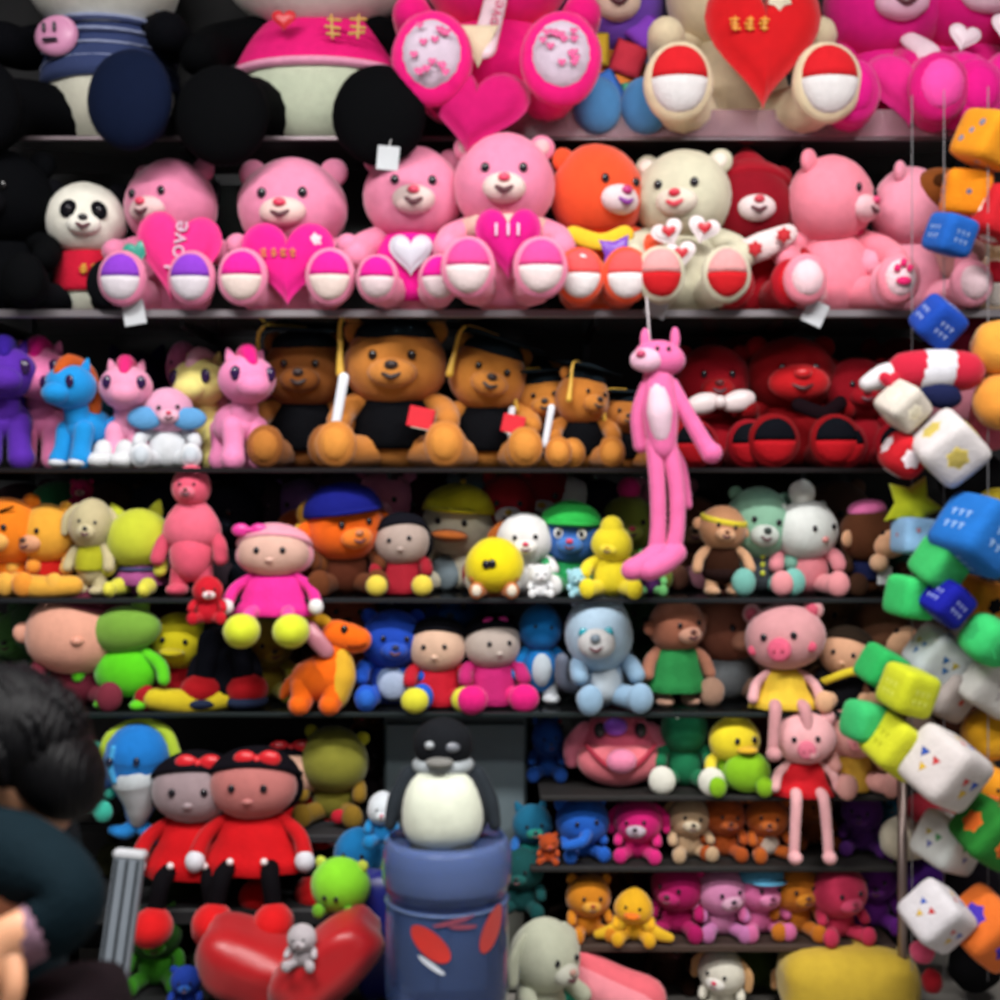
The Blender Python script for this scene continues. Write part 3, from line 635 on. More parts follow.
for x, z in ((-15, 230), (15, 231)): T.add('ear', blob((x, 0, z+5), (5, 4, 12), seg=SM), PC, parent='head')
T.add('arm', limb([(11, 0, 190, 8), (30, -3, 155, 8), (44, -6, 130, 9), (50, -8, 122, 11)]), PC)
T.add('arm', limb([(-13, 0, 188, 8), (-22, 4, 160, 7), (-18, 8, 130, 8)]), PC)
for x0, x1, x2 in ((-6, -3, -4), (8, 16, 12)):
    lg = T.add('leg', limb([(x0, 0, 132, 9), (x1, -2, 90, 8), (x1+1, -2, 50, 8), (x2, -2, 22, 9)]), PC)
    T.add('foot', limb([(x2+2, -4, 22, 12), (x2-12, -12, 12, 12), (x2-26, -18, 6, 11)]), PC, parent=lg)
T.add('tail', limb([(8, 10, 135, 5), (24, 16, 110, 5), (30, 16, 70, 5)]), PC)
T.add('string', limb([(-10, -1, 232, 1), (-12, 2, 262, 1), (-12, 16, 288, 1)], seg=6), 'd8d0d4', 'satin')

# red plush
RD = '98081a'
G3 = 'dark red plush on the third shelf'
T = A('teddy_bear', 'dark red bear with a white bow at the left of the red plush', 'plush toy', 712, Z3, 132, .24, RD, muz='a81018', nose='6a0a12', pads=('101218', 'b00c1a'), fx=.2, fs=1.25, fw=1.1, group=G3)
T.add('bow', join(blob((-.12, -.3, .48), (.13, .06, .08), rot=(0, -15, 0)), blob((.14, -.3, .5), (.13, .06, .08), rot=(0, -15, 0)), blob((0, -.33, .49), .05)), 'e8d8d8', 'satin')
T = A('teddy_bear', 'dark red bear with a smiling black mouth, centre of the red plush', 'plush toy', 790, Z3, 140, .22, '86060f', muz='c4141c', nose='cc1018', pads=('0d0f16', 'b80c1a'), fx=.19, fs=1.3, fw=1.1, ms=1.6, w=1.1, armz=.42, group=G3, mouth='4a0a12')
T.add('letter_band', limb([(-.02, -.33, .44, .05), (.14, -.38, .38, .05), (.28, -.3, .46, .05)], flat=.5), '16090f', 'fleece')
T = A('teddy_bear', 'dark red bear at the right of the red plush, foot with black sole', 'plush toy', 856, Z3, 118, .2, '90081a', muz='980a1a', nose='5a0810', fx=.22, fs=1.35, fw=1.15, pads=('0d0f16', 'b80c1a'), group=G3)
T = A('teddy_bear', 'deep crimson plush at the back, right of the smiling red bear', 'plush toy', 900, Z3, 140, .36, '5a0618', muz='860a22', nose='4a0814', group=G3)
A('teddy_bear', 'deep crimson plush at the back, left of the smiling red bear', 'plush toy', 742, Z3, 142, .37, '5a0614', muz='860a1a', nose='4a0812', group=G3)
# ---------------------------------------------------------------- generic dolls
def doll(label, px, z0, h, Y, hair, face, dress, limbc=None, shoes='d8e028', gl='f0f0f0', bow=None, name='dress_doll', rz=0, pose='hang', group=None, **k):
    T = A(name, label, 'doll', px, z0, h, Y, k.pop('col', dress), pose=pose, rz=rz, group=group, head=face, ears='none', snout='nose', nose=face, hair=hair, dress=dress, limb=limbc or '14141a', arm=k.pop('arm', dress), foot=shoes, bow=bow, bs=.09, body=dress, **k)
    for sx in (-1, 1):
        if gl: T.add('glove', blob((sx*.26*k.get('w', 1) if pose == 'hang' else sx*.31*k.get('w', 1), -.12 if pose == 'hang' else -.2, .1 if pose == 'hang' else .28), (.06, .055, .065), seg=SM), gl)
    return T
def rounds(name, label, px, z0, h, Y, col, **k):   # round bodied small plush
    return A(name, label, 'plush toy', px, z0, h, Y, col, hs=k.pop('hs', 1.15), **k)
YL = 'f4d21c'
# ---------------------------------------------------------------- fourth shelf
T = A('toy_tiger', 'orange striped tiger plush at the left end of the fourth shelf', 'plush toy', 8, Z4, 96, 0.105, 'f58418', muz='f4b860', nose='5a2412', limb='f29a34', hs=1.15)
for q in (-.5, 0, .5): T.add('stripe', limb([(T.hr[0]*(q-.2), -.9*T.hr[1]*.95, .55*T.hr[2], .014), (T.hr[0]*(q+.1), -.8*T.hr[1]*.95, .62*T.hr[2], .014)], seg=6), '2a1408', 'fleece', 'head', T.hf)
T = A('teddy_bear', 'honey yellow bear in a red vest lying beside the orange tiger', 'plush toy', 48, Z4, 92, 0.115, 'eeaa38', shirt='c41a14', scarf='e8e0d0', muz='e8a880', nose='4a2412', yaw=-15, hs=1.05, limb='f2b44a')
T.add('outstretched_leg', limb([(-.2, -.3, .14, .12), (.1, -.36, .1, .13), (.45, -.34, .12, .11)]), 'f0b040')
T = A('toy_dog', 'beige dog plush with a dark nose and lime scarf, right of the honey bear', 'plush toy', 92, Z4, 98, 0.065, 'c9bc92', pose='stand', ears='flop', muz='d4c9a0', nose='1a1814', shirt='b4b424', hs=1.15, w=.75, yaw=15)
T = A('plush_creature', 'lime yellow plush with purple skirt and small yellow feet', 'plush toy', 140, Z4, 86, 0.095, 'c0c636', pose='sit', ears='point', snout='none', eyes=False, head='c8d038', body='b05a94', pads=('e8e050',), limb='dcd848', fs=.7, hs=1.12, fx=.2)
T.add('purple_skirt', lathe([(.2, .36), (.27, .24), (.33, .13), (.3, .12)], sq=.85, wave=.06), 'a8528c', 'fleece', 'body')
T.add('skirt_stripe', lathe([(.235, .33), (.26, .29)], sq=.9), '4a4a70', 'fleece', 'purple_skirt')
T = A('plush_creature', 'tall coral pink round headed plush sticking up past the shelf above', 'plush toy', 192, Z4, 128, 0.055, 'f2607c', pose='stand', ears='none', w=.85, hs=.72, hz=.86, snout='muzzle', muz='f07a90', nose='6a3430', limb='d8506a')
T.add('shoulder_hump', blob((0, 0, .56), (.22, .16, .22), taper=-.3), 'ee6a84', parent='body')
T = A('plush_mouse', 'black round eared plush behind the magenta dress doll', 'plush toy', 229, Z4, 112, .28, '151a22', muz='1c222c', nose='0c0e12', ears='round', es=.35, yaw=0, eyecol='1a1a22')
T = doll('doll in a puffy magenta dress with big lime feet over the shelf edge', 264, Z4-.03, 100, .02, 'f0a0b4', 'dfb4a4', 'f0309c', limbc='f04aa4', shoes='dce834', dl=.12, ff=1.9, w=1.35, bow='e8309c', bx=-.6, dress_=None) if False else doll('doll in a puffy magenta dress with big lime feet over the shelf edge', 274, Z4-.05, 126, .0, 'f0a0b4', 'dfb4a4', 'f0309c', limbc='f04aa4', shoes='dce834', dl=.04, ff=1.9, w=1.35, bow='e8309c', bx=-.6, hs=1.0, flare=1.45)
A('plush_creature', 'small red and white plush squeezed left of the magenta dress doll', 'plush toy', 208, Z4-.055, 50, -.07, 'c81428', ears='none', muz='f0e4e4', hs=.9)
A('plush_monkey', 'orange brown monkey plush behind the lime footed doll', 'plush toy', 300, Z4, 84, .26, 'b8521c', muz='d8904c', ears='side', inner='d8904c', nose='4a2010')
A('toy_rabbit', 'dusty violet plush at the back above the little yellow one', 'plush toy', 303, Z4, 118, .36, '7a5a94', muz='8c6ca4', nose='4a3458', hs=.9)
A('toy_chick', 'little mustard yellow plush between doll and orange ball head', 'plush toy', 312, Z4+.13, 46, .14, 'e8b02c', snout='beak', muz='e08820', ears='none')
A('plush_monkey', 'small dark brown plush under the mustard yellow one', 'plush toy', 314, Z4, 50, 0.095, '7a4420', muz='a8703c', ears='side')
T = A('toy_bear', 'orange round headed plush wearing a navy blue peaked cap', 'plush toy', 345, Z4, 104, 0.115, 'fa6a10', muz='f8842c', nose='c8784c', hat='141a78', body='5a2c1c', limb='6a3a20', hs=1.12, yaw=15, ears='side')
T.add('cap_band', lathe([(.3, 0), (.315, .02), (.3, .04)], c=(0, 0, .09), sq=.86, seg=32), 'e0a020', 'fleece', 'hat', T.hf)
T = doll('black capped doll with pale face, red body and yellow feet, fourth shelf', 402, Z4, 82, 0.105, '14141c', 'b8a49a', 'a01c2c', shoes='f0d850', limbc='a01c2c', pose='sit', hs=1.0, gl=None, pads=None, fs=.7)
for sx in (-1, 1): T.add('shoe', blob((sx*.27, -.44, .14), (.13, .1, .13), seg=SM), 'ecd44c')
A('toy_pig', 'pale pink round plush at the back above the capped doll', 'plush toy', 385, Z4, 126, .35, 'e88ab0', muz='f0a4c0', snout='pig', nose='b85a7c', hs=.9)
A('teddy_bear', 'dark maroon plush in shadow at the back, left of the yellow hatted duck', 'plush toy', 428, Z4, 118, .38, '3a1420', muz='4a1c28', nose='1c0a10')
T = A('toy_duck', 'white duck plush with a yellow hat and brown bill', 'plush toy', 459, Z4, 100, .26, 'd8d0b8', snout='beak', muz='a85820', hat='d8cc24', ears='none', hs=1.1, ms=1.3, pom=None)
T.add('hat_tip', limb([(0, 0, .28, .05), (.02, -.02, .42, .035)], seg=8), 'c8a028', 'fleece', 'hat', T.hf)
T = A('toy_chick', 'bright yellow round chick plush with brown wings lying on the fourth shelf', 'plush toy', 494, Z4, 64, 0.035, 'f4de10', ears='none', snout='none', hs=1.4, hz=.5, body='b8682c', arm='c07030', er=.12, eu=-.1, limb='c87434', yaw=-10, pads=('e8dcc8',))
A('plush_cat', 'small white and brown plush behind the bright yellow chick', 'plush toy', 524, Z4, 84, 0.125, 'ecebea', muz='f4f0ea', ears='flop', earcol='a8581c', limb='f2f0ee', inner=None)
T = A('toy_bird', 'red and white plush with dark wing at the back of the fourth shelf', 'plush toy', 508, Z4, 122, .3, '9c1420', ears='point', muz='e4dede', nose='c8a020', belly='e8e4e0', w=.9)
A('toy_bird', 'dark red plush with white face at the back, behind the blue monster', 'plush toy', 540, Z4, 130, .36, '8a1a24', ears='none', muz='dcd8d4', nose='c89a20')
T = A('plush_monster', 'blue round monster plush with a bright green cap', 'plush toy', 570, Z4, 88, 0.155, '3c70c0', muz='4a80cc', hat='2cb84c', ears='side', body='2aa860', limb='36a868', white=True, hs=1.05)
A('toy_rabbit', 'white topped plush behind the green capped monster', 'plush toy', 566, Z4, 118, .36, 'dde2e0', muz='e8ecea', ears='none')
A('toy_rabbit', 'small white plush lying left of the yellow bunny', 'plush toy', 540, Z4, 34, 0.03, 'eceef0', muz='f4f4f4', nose='b0b0b8', ears='round')
A('toy_turtle', 'small pale aqua plush right beside the small white one', 'plush toy', 577, Z4, 30, 0.03, 'a4d8e4', muz='b4e4ec', nose='5a8a98')
T = A('toy_rabbit', 'plain yellow bunny shaped plush sitting upright at the edge', 'plush toy', 612, Z4, 80, 0.055, 'f2de2c', ears='none', muz='f4e040', nose='e8c020', eyes=False, hs=.75, w=1.05, fs=.95)
T.add('tall_head', limb([(0, -.02, .6, .16), (0, -.02, .86, .15)]), 'f0dc2e', parent='head')
A('plush_monster', 'green and purple plush below the pink rabbit foot', 'plush toy', 650, Z4, 44, 0.095, '58c060', body='5a2c6c', muz='6ac874', ears='point', limb='7ad07c')
T = A('toy_rabbit', 'small magenta topped plush behind the yellow bunny', 'plush toy', 628, Z4, 100, .3, '8a9a3c', muz='a4b04c', pom='d8287c', ears='none', hs=.9)
# right part of the fourth shelf
T = A('plush_monkey', 'monkey plush with pale face and yellow striped band, right of the pink rabbit', 'plush toy', 722, Z4, 92, 0.075, '3a2014', head='c99068', pose='stand', muz='e8b48c', ears='side', earcol='d8a078', arm='e0ac84', limb='eab890', hs=1.05, nose='8a5234', roll=10)
T.add('yellow_band', lathe([(.255, -.03), (.262, 0), (.25, .035)], c=(0, 0, .08), sq=.86, seg=30, rot=(8, 0, 0)), 'ecd83c', 'fleece', 'head', T.hf)
T.add('dark_shorts', blob((0, 0, .25), (.22, .18, .12)), '2a1a18', 'fleece', 'body')
T = A('teddy_bear', 'sage green bear in a grey suit with white muzzle', 'plush toy', 757, Z4, 106, 0.155, '8cbca0', muz='d4dcd4', nose='2a3c38', shirt='4c5258', cut=(pi*.1, pi*.85), hs=1.12, w=.85, limb='7cc0b4', arm='80b8a4', es=.22)
for i in range(3): T.add('button', blob((.0, -.2, .2+i*.08), (.025, .02, .03), seg=SM), 'c8d038', 'satin', 'shirt')
T = A('toy_rabbit', 'white headed plush in a pink suit with a white pompom on top', 'plush toy', 806, Z4, 98, 0.125, 'e2e6e2', muz='eceeea', pom='eceae4', body='e88a94', limb='ee9aa0', arm='e8909a', scarf='e8e4e4', snout='nose', nose='e0908c', ears='round', es=.16, yaw=35, hs=1.0, w=1.0)
T = A('plush_monkey', 'brown monkey plush with a pink hat and navy jacket', 'plush toy', 868, Z4, 92, 0.115, '5a3420', muz='ecb48c', ears='side', earcol='e8b088', shirt='1c2248', yaw=30, ms=1.6, nose='d89060', limb='3a2418', hs=1.05)
T.add('pink_hat', blob((0, 0, .8*T.hr[2]), (.22, .2, .12)), 'ee78b4', 'fleece', 'head', T.hf)
T.add('white_bib', box((.08, -.26, .22), (.16, .03, .2), bev=.01), 'd8dcdc', 'fleece', 'shirt')
T.add('pale_fist', blob((.0, -.3, .36), .1), 'f0c09a', parent='arm')
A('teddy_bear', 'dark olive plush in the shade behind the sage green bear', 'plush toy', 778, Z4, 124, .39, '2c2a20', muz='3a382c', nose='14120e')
A('plush_monkey', 'dim brown plush at the back, left of the striped band monkey', 'plush toy', 690, Z4, 96, .34, '6a4436', muz='a07a64', nose='3a221a', ears='side')
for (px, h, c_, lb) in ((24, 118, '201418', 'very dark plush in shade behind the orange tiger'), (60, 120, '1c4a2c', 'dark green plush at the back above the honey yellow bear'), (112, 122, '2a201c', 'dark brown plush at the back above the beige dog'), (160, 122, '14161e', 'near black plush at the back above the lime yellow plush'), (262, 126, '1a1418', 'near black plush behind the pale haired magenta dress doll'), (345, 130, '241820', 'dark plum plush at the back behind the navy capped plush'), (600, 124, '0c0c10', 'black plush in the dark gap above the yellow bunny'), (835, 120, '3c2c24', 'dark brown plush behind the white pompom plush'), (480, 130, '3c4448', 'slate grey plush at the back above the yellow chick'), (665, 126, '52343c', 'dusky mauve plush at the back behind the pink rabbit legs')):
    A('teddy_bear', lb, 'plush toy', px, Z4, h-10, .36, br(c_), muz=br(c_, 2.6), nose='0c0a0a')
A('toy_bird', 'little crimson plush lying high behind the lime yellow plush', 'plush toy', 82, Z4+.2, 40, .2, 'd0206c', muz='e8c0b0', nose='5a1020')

# ---------------------------------------------------------------- fifth shelf
T = A('bald_doll', 'large pale peach round headed plush with a maroon cap at left', 'doll', 80, Z5, 112, 0.095, 'e8a890', hs=1.25, w=1.1, ears='side', snout='nose', nose='e09c84', eyes=False, body='6a2434', limb='7a2c3c', mz=-.1, es=.2)
T.add('cap', blob((.05, .02, .12*T.hr[2]), (T.hr[0]*1.03, T.hr[1]*1.04, T.hr[2]*1.03), cut=(0, pi*.4), rot=(-8, 14, 0)), '5c2434', 'fleece', frame=T.hf)
T = A('frog_plush', 'bright green plush with stubby arms, left of the yellow and red plush', 'plush toy', 125, Z5, 108, 0.045, '62d41c', pose='stand', ears='round', ex=.5, ez=.9, muz='88b83c', snout='none', eyes=False, w=1.5, hs=.95, head='78a83c', body='5cd818', arm='62dc20')
T = A('toy_duck', 'yellow head plush with red body and long yellow shoe', 'plush toy', 180, Z5, 96, 0.125, 'e0d21c', snout='beak', muz='d8c820', ears='none', body='b41420', limb='a81420', w=1.0, hs=.95)
T.add('long_shoe', limb([(-.18, -.42, .12, .11), (.15, -.46, .09, .13), (.5, -.42, .1, .1)]), 'd8c022')
T = doll('doll with black trousered legs and dark red boots behind the lime feet', 226, Z5, 108, 0.085, '0e0e14', '141218', '0e1018', pose='stand', shoes='a01020', gl=None, hs=.7, arm='101018')
for sx in (-1, 1):
    T.add('boot', blob((sx*.2, -.12, .17), (.2, .22, .15)), 'b00c18', 'plush')
    T.add('boot_sole', blob((sx*.2, -.13, .07), (.2, .23, .08)), '26304a', 'fleece')
    T.add('trouser_leg', limb([(sx*.13, -.1, .62, .11), (sx*.16, -.12, .3, .11)]), '0c0e16', 'cloth')
A('teddy_bear', 'muddy olive yellow plush in shade under the lime feet', 'plush toy', 266, Z5, 84, 0.195, '8a7420', muz='a08a30', nose='3a300c', limb='a8a028')
# dinosaur in profile
Y = .02; s = sc_px(Y); c = at(326, 500, Y); c.z = Z5
T = Toy('toy_dinosaur', 'orange dinosaur plush with yellow belly standing in side view', 'plush toy', c, s)
OR = 'fb6c08'
T.add('body', limb([(-14, 0, 30, 22), (2, 0, 36, 24), (12, 0, 52, 15)]), OR)
T.add('belly', limb([(10, -8, 16, 14), (17, -7, 36, 14), (17, -6, 56, 9)]), 'e8b430', parent='body')
T.add('neck', limb([(8, 0, 48, 14), (14, 0, 70, 12)]), OR)
T.add('head', limb([(10, 0, 76, 15), (26, -2, 72, 15), (33, -3, 71, 13)]), OR)
T.add('muzzle_line', limb([(24, -17, 66, 1.2), (34, -16, 66, 1.2), (41, -12, 68, 1.2)], seg=6), '7a2c08', 'fleece', 'head')
T.add('eye', blob((20, -13, 82), (4, 3, 5), seg=SM), '1c1410', 'plastic', 'head')
for x, y in ((-22, -14), (-22, 14), (8, -14), (8, 14)): T.add('leg', limb([(x, y*.7, 26, 12), (x, y, 12, 11), (x-2, y-3, 9, 11)]), OR)
T.add('tail', limb([(-26, 4, 30, 12), (-38, 6, 22, 8), (-44, 6, 14, 4)]), OR)
T.add('pink_scarf', limb([(2, -16, 62, 8), (-8, -16, 74, 9), (-14, -12, 84, 7)], flat=.5), 'c07a88', 'satin')
T.add('yellow_crest', limb([(0, 0, 88, 6), (-10, 2, 92, 8), (-22, 4, 90, 6)]), 'd09a18')
T = A('plush_creature', 'royal blue plush with pale belly right of the orange dinosaur', 'plush toy', 392, Z5, 100, 0.115, '1c48b8', muz='2c58c8', belly='8ca4c8', ears='round', nose='101c50', pads=('2c6cd4',), limb='2058cc', hs=.95)
T.add('pale_pocket', blob((0, -.25, .22), (.15, .06, .14)), 'a8b8d4', 'fleece', 'body')
A('plush_creature', 'dark navy plush at the back, right of the royal blue plush', 'plush toy', 412, Z5, 118, .32, '0e2348', muz='1a3460', nose='081020')
T = doll('red and yellow footed doll with pale face, left of the two on the fifth shelf', 437, Z5, 90, 0.095, '101016', 'e0baa0', 'c0182c', pose='sit', shoes='e8e040', limbc='c0182c', gl='e8e4e4', pads=None, fs=.7, hs=.95)
for sx in (-1, 1): T.add('shoe', blob((sx*.27, -.43, .13), (.15, .11, .14)), 'e8e43c')
T = doll('magenta doll with a hot pink bow and pink shoes, right of the two', 492, Z5, 94, 0.105, '0c0c12', 'bfb0a6', 'c02470', pose='sit', limbc='ec1c80', gl='e4dce4', bow='f0289c', bx=0, pads=None, fs=.8, hs=.9)
for sx in (-1, 1): T.add('shoe', blob((sx*.27, -.43, .13), (.16, .11, .15)), 'f01c84')
T = A('toy_whale', 'curved blue and white whale plush left of the grey blue cat', 'plush toy', 540, Z5, 104, 0.125, '0c74c0', belly='c0ccd4', ears='none', snout='none', pose='stand', head='0c78c4', w=.85, eyes=True, limb='dde4e8', arm='1480cc')
T = A('plush_cat', 'pale blue grey cat plush with a turquoise eye', 'plush toy', 602, Z5, 114, 0.075, '98b4cc', w=.82, muz='d4d4d4', nose='7a8a98', ears='point', inner='8ca0b4', eyecol='2898a8', er=.12, belly='c8d4dc', limb='96b8d4', hs=1.08, ms=1.3, yaw=-20, mz=-.2, hx=-.04, head='b0cbe0')
T.add('grey_cape', blob((.05, .12, .3), (.33, .16, .3)), '5c6470', 'fleece', 'body')
T.add('tail', limb([(-.2, .1, .15, .05), (-.34, .05, .22, .06), (-.36, 0, .42, .06)]), '70788a')
A('plush_creature', 'deep teal blue plush behind the doll with the hot pink bow', 'plush toy', 452, Z5, 122, .36, '0f3c68', muz='1a4c7c', nose='081828')
T = A('plush_monkey', 'brown monkey plush in a green dress', 'plush toy', 676, Z5, 110, 0.095, 'a86850', muz='d8a088', ears='side', nose='6a3428', dress='2c8a48', flare=1.5, body='2c8a48', pose='stand', hs=1.1, arm='b47860', limb='d8a890')
T = A('plush_monkey', 'brown monkey plush in a grey top beside the green dress monkey', 'plush toy', 728, Z5, 112, 0.195, '8a5240', muz='b87c64', ears='side', nose='5a2c20', shirt='7a8084', body='7a8084', cut=(pi*.1, pi*.9), limb='b08a74', hs=1.05)
T = A('toy_pig', 'large pale pink pig plush in a yellow dress with dangling legs', 'plush toy', 784, Z5-.0, 112, .03, 'd89a9e', pose='hang', snout='pig', muz='e86484', nose='c03c60', inner='d05870', dress='f4cc40', body='f4cc40', flare=1.65, hs=1.5, hz=.66, w=1.15, dl=.3, arm='f0b4b8', yaw=-24, ff=.9)
for q in (-1, 1): T.add('cheek', blob(surf(T.hr, q*.7, -.3), (.05, .02, .045), seg=SM), 'e05a78', 'fleece', 'head', T.hf)
T = doll('black bodied doll with yellow hat brim beside the big pig', 846, Z5, 84, 0.055, '2a2018', 'd8a482', '0e0e12', pose='sit', limbc='e8b48c', gl=None, hs=.95, pads=None, roll=8)
T.add('yellow_scarf', limb([(-.28, -.22, .34, .045), (0, -.32, .47, .05), (.26, -.24, .52, .045)], flat=.7), 'ecd434', 'fleece')
A('plush_monkey', 'small dim brown monkey plush behind the black bodied doll', 'plush toy', 838, Z5, 112, .33, 'a07858', muz='d0a484', ears='side', nose='5a3824')
A('plush_monkey', 'tan faced monkey plush at the right end of the fifth shelf', 'plush toy', 880, Z5, 110, 0.155, '6a4632', muz='ecb890', ears='side', ms=1.6, nose='a86c48', yaw=25)
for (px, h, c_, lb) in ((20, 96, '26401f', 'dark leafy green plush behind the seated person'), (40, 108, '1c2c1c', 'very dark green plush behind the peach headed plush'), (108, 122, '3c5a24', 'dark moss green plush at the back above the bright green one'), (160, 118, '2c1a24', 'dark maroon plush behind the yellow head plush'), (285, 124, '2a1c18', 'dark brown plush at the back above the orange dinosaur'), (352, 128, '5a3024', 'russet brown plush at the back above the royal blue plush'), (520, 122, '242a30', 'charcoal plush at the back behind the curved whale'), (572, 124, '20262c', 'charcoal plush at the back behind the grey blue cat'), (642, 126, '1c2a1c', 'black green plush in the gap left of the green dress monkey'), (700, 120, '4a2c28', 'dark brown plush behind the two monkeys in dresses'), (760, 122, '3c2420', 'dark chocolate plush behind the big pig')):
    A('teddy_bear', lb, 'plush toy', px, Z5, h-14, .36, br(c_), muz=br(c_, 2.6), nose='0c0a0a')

# ---------------------------------------------------------------- lower right shelves
T = A('plush_creature', 'dim grey and white plush left of the grinning pink monster', 'plush toy', 565, Z6, 84, .32, '9a9c9c', muz='b4b8b8', ears='flop')
A('plush_creature', 'dark blue plush at the left end of the monster head shelf, beside the cabinet', 'plush toy', 548, Z6, 62, 0.19, '16428c', muz='2058b0', ears='point', nose='0c1c48', w=.8)
# pink monster head
Y = .12; s = sc_px(Y); c = at(618, 500, Y); c.z = Z6
T = Toy('monster_head', 'big pink grinning monster head plush with a round pale nose', 'plush toy', c, s)
T.add('head', blob((0, 0, 42), (38, 28, 38), taper=-.15), 'e8627e', 'plush')
T.add('jaw', blob((0, -12, 26), (42, 22, 25), bend=0), 'f4808c', parent='head')
T.add('mouth', limb([(-34, -24, 44, 2), (-20, -33, 30, 2.5), (0, -36, 20, 2.5), (20, -33, 30, 2.5), (34, -24, 44, 2)]), 'b03448', 'fleece', 'jaw')
T.add('nose', blob((0, -34, 30), (15, 12, 12)), 'f890b4', parent='head')
T.add('forehead_gem', blob((-5, -26, 62), (12, 7, 9), seg=SM), '8c3cc8', 'satin', 'head')
for sx in (-1, 1):
    T.add('ear', limb([(sx*32, 0, 52, 11), (sx*43, 0, 38, 12), (sx*46, -2, 24, 8)]), 'f08098', parent='head')
    T.add('eye', blob((sx*20, -23, 58), (6, 4, 8), seg=SM), '1a1218', 'plastic', 'head')
T = A('frog_plush', 'dark green frog plush with round white feet', 'plush toy', 684, Z6, 88, 0.105, '1f7a50', muz='2c8a5c', ears='round', ex=.45, ez=.85, pads=('e8e8dc', 'dcdcd0'), snout='none', eu=.4, ev=.6, eyecol='e8ece0', w=.9, fs=1.0, hs=.9)
for sx in (-1, 1): T.add('white_foot', blob((sx*.27, -.45, .15), (.15, .09, .16)), 'ecebde')
T = A('toy_duck', 'yellow duck plush leaning on a lime green ball body', 'plush toy', 734, Z6, 78, 0.055, 'f0d828', head='f2dc2c', snout='beak', muz='e8b82c', ears='none', body='8cc41c', arm='f0dc34', limb='8cc41c', yaw=20, hs=.95, w=1.1, scarf='e8b8b8', er=.1)
T.add('green_belly', blob((.12, -.22, .28), (.3, .2, .26)), '8cc81e', parent='body')
T = A('toy_pig', 'pale pink pig plush in a red dress with long dangling legs', 'plush toy', 804, Z6-.005, 104, .0, 'f2b4b8', pose='hang', snout='pig', muz='e67890', nose='c04c68', dress='d81c28', body='d81c28', flare=1.55, hs=1.25, hz=.58, w=1.15, dl=.46, arm='f0b8b8', ff=.9, yaw=-10)
T = A('toy_pig', 'pale pink pig plush in a faded yellow dress right of the red dress one', 'plush toy', 850, Z6, 96, 0.055, 'e8a8a0', snout='pig', muz='e08c90', nose='c06470', dress='d8a83c', body='d8a83c', flare=1.3, hs=1.05, w=.9, yaw=-20, limb='e8a8a0')
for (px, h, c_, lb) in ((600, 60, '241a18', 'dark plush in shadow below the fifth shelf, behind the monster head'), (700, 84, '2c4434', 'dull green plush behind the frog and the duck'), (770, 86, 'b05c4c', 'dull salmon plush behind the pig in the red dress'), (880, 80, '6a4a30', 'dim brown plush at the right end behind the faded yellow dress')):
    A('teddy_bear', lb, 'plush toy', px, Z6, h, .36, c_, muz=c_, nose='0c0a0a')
# seventh
T = A('toy_elephant', 'bright blue elephant plush with its trunk to the left', 'plush toy', 582, Z7, 62, 0.08, '2060c4', snout='trunk', muz='2468cc', ears='round', es=.4, hs=1.3, ex=.6, hz=.6)
T = A('plush_dog', 'hot pink long eared plush beside the blue elephant', 'plush toy', 638, Z7, 62, 0.07, 'd81c78', muz='c8b8c4', nose='34182c', ears='flop', hs=1.15, hz=.62, limb='e02880')
GD = 'small dog plushes on the short dark shelf'
A('plush_dog', 'cream dog plush between the hot pink plush and the rust brown ones', 'plush toy', 688, Z7, 62, 0.08, 'c8a884', muz='d8c8ac', nose='1a1412', ears='flop', earcol='a47c58', scarf='a83038', hs=1.05)
A('teddy_bear', 'rust brown small bear right of the cream dog', 'plush toy', 724, Z7, 62, 0.09, 'b0501c', muz='b85a28', nose='4a1c10', hs=1.05)
A('teddy_bear', 'orange brown small bear with a pale belly, under the lime ball duck', 'plush toy', 766, Z7, 62, 0.08, 'bc5c1c', muz='c06428', nose='4a1c10', belly='d8c8b8', hs=1.05)
A('teddy_bear', 'dark russet bear behind the dangling pig legs', 'plush toy', 812, Z7, 62, 0.19, '8a4820', muz='945028', nose='3a1810')
A('plush_monster', 'purple small plush right of the dangling pig legs', 'plush toy', 862, Z7, 62, 0.13, '5c2c7c', muz='6a3890', ears='point', nose='2a1040')
A('plush_monster', 'dark teal small plush at the end of the short dark shelf', 'plush toy', 888, Z7, 62, 0.23, '145a78', muz='1c6c88', nose='0a2430', w=.8)
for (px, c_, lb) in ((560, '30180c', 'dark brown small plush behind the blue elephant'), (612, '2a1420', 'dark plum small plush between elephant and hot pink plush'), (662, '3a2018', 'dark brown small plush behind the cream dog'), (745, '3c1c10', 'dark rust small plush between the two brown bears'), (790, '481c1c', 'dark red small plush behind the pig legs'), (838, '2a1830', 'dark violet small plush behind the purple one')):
    A('teddy_bear', lb, 'plush toy', px, Z7, 58, .35, br(c_), muz=br(c_, 2.6), nose='0c0a0a')
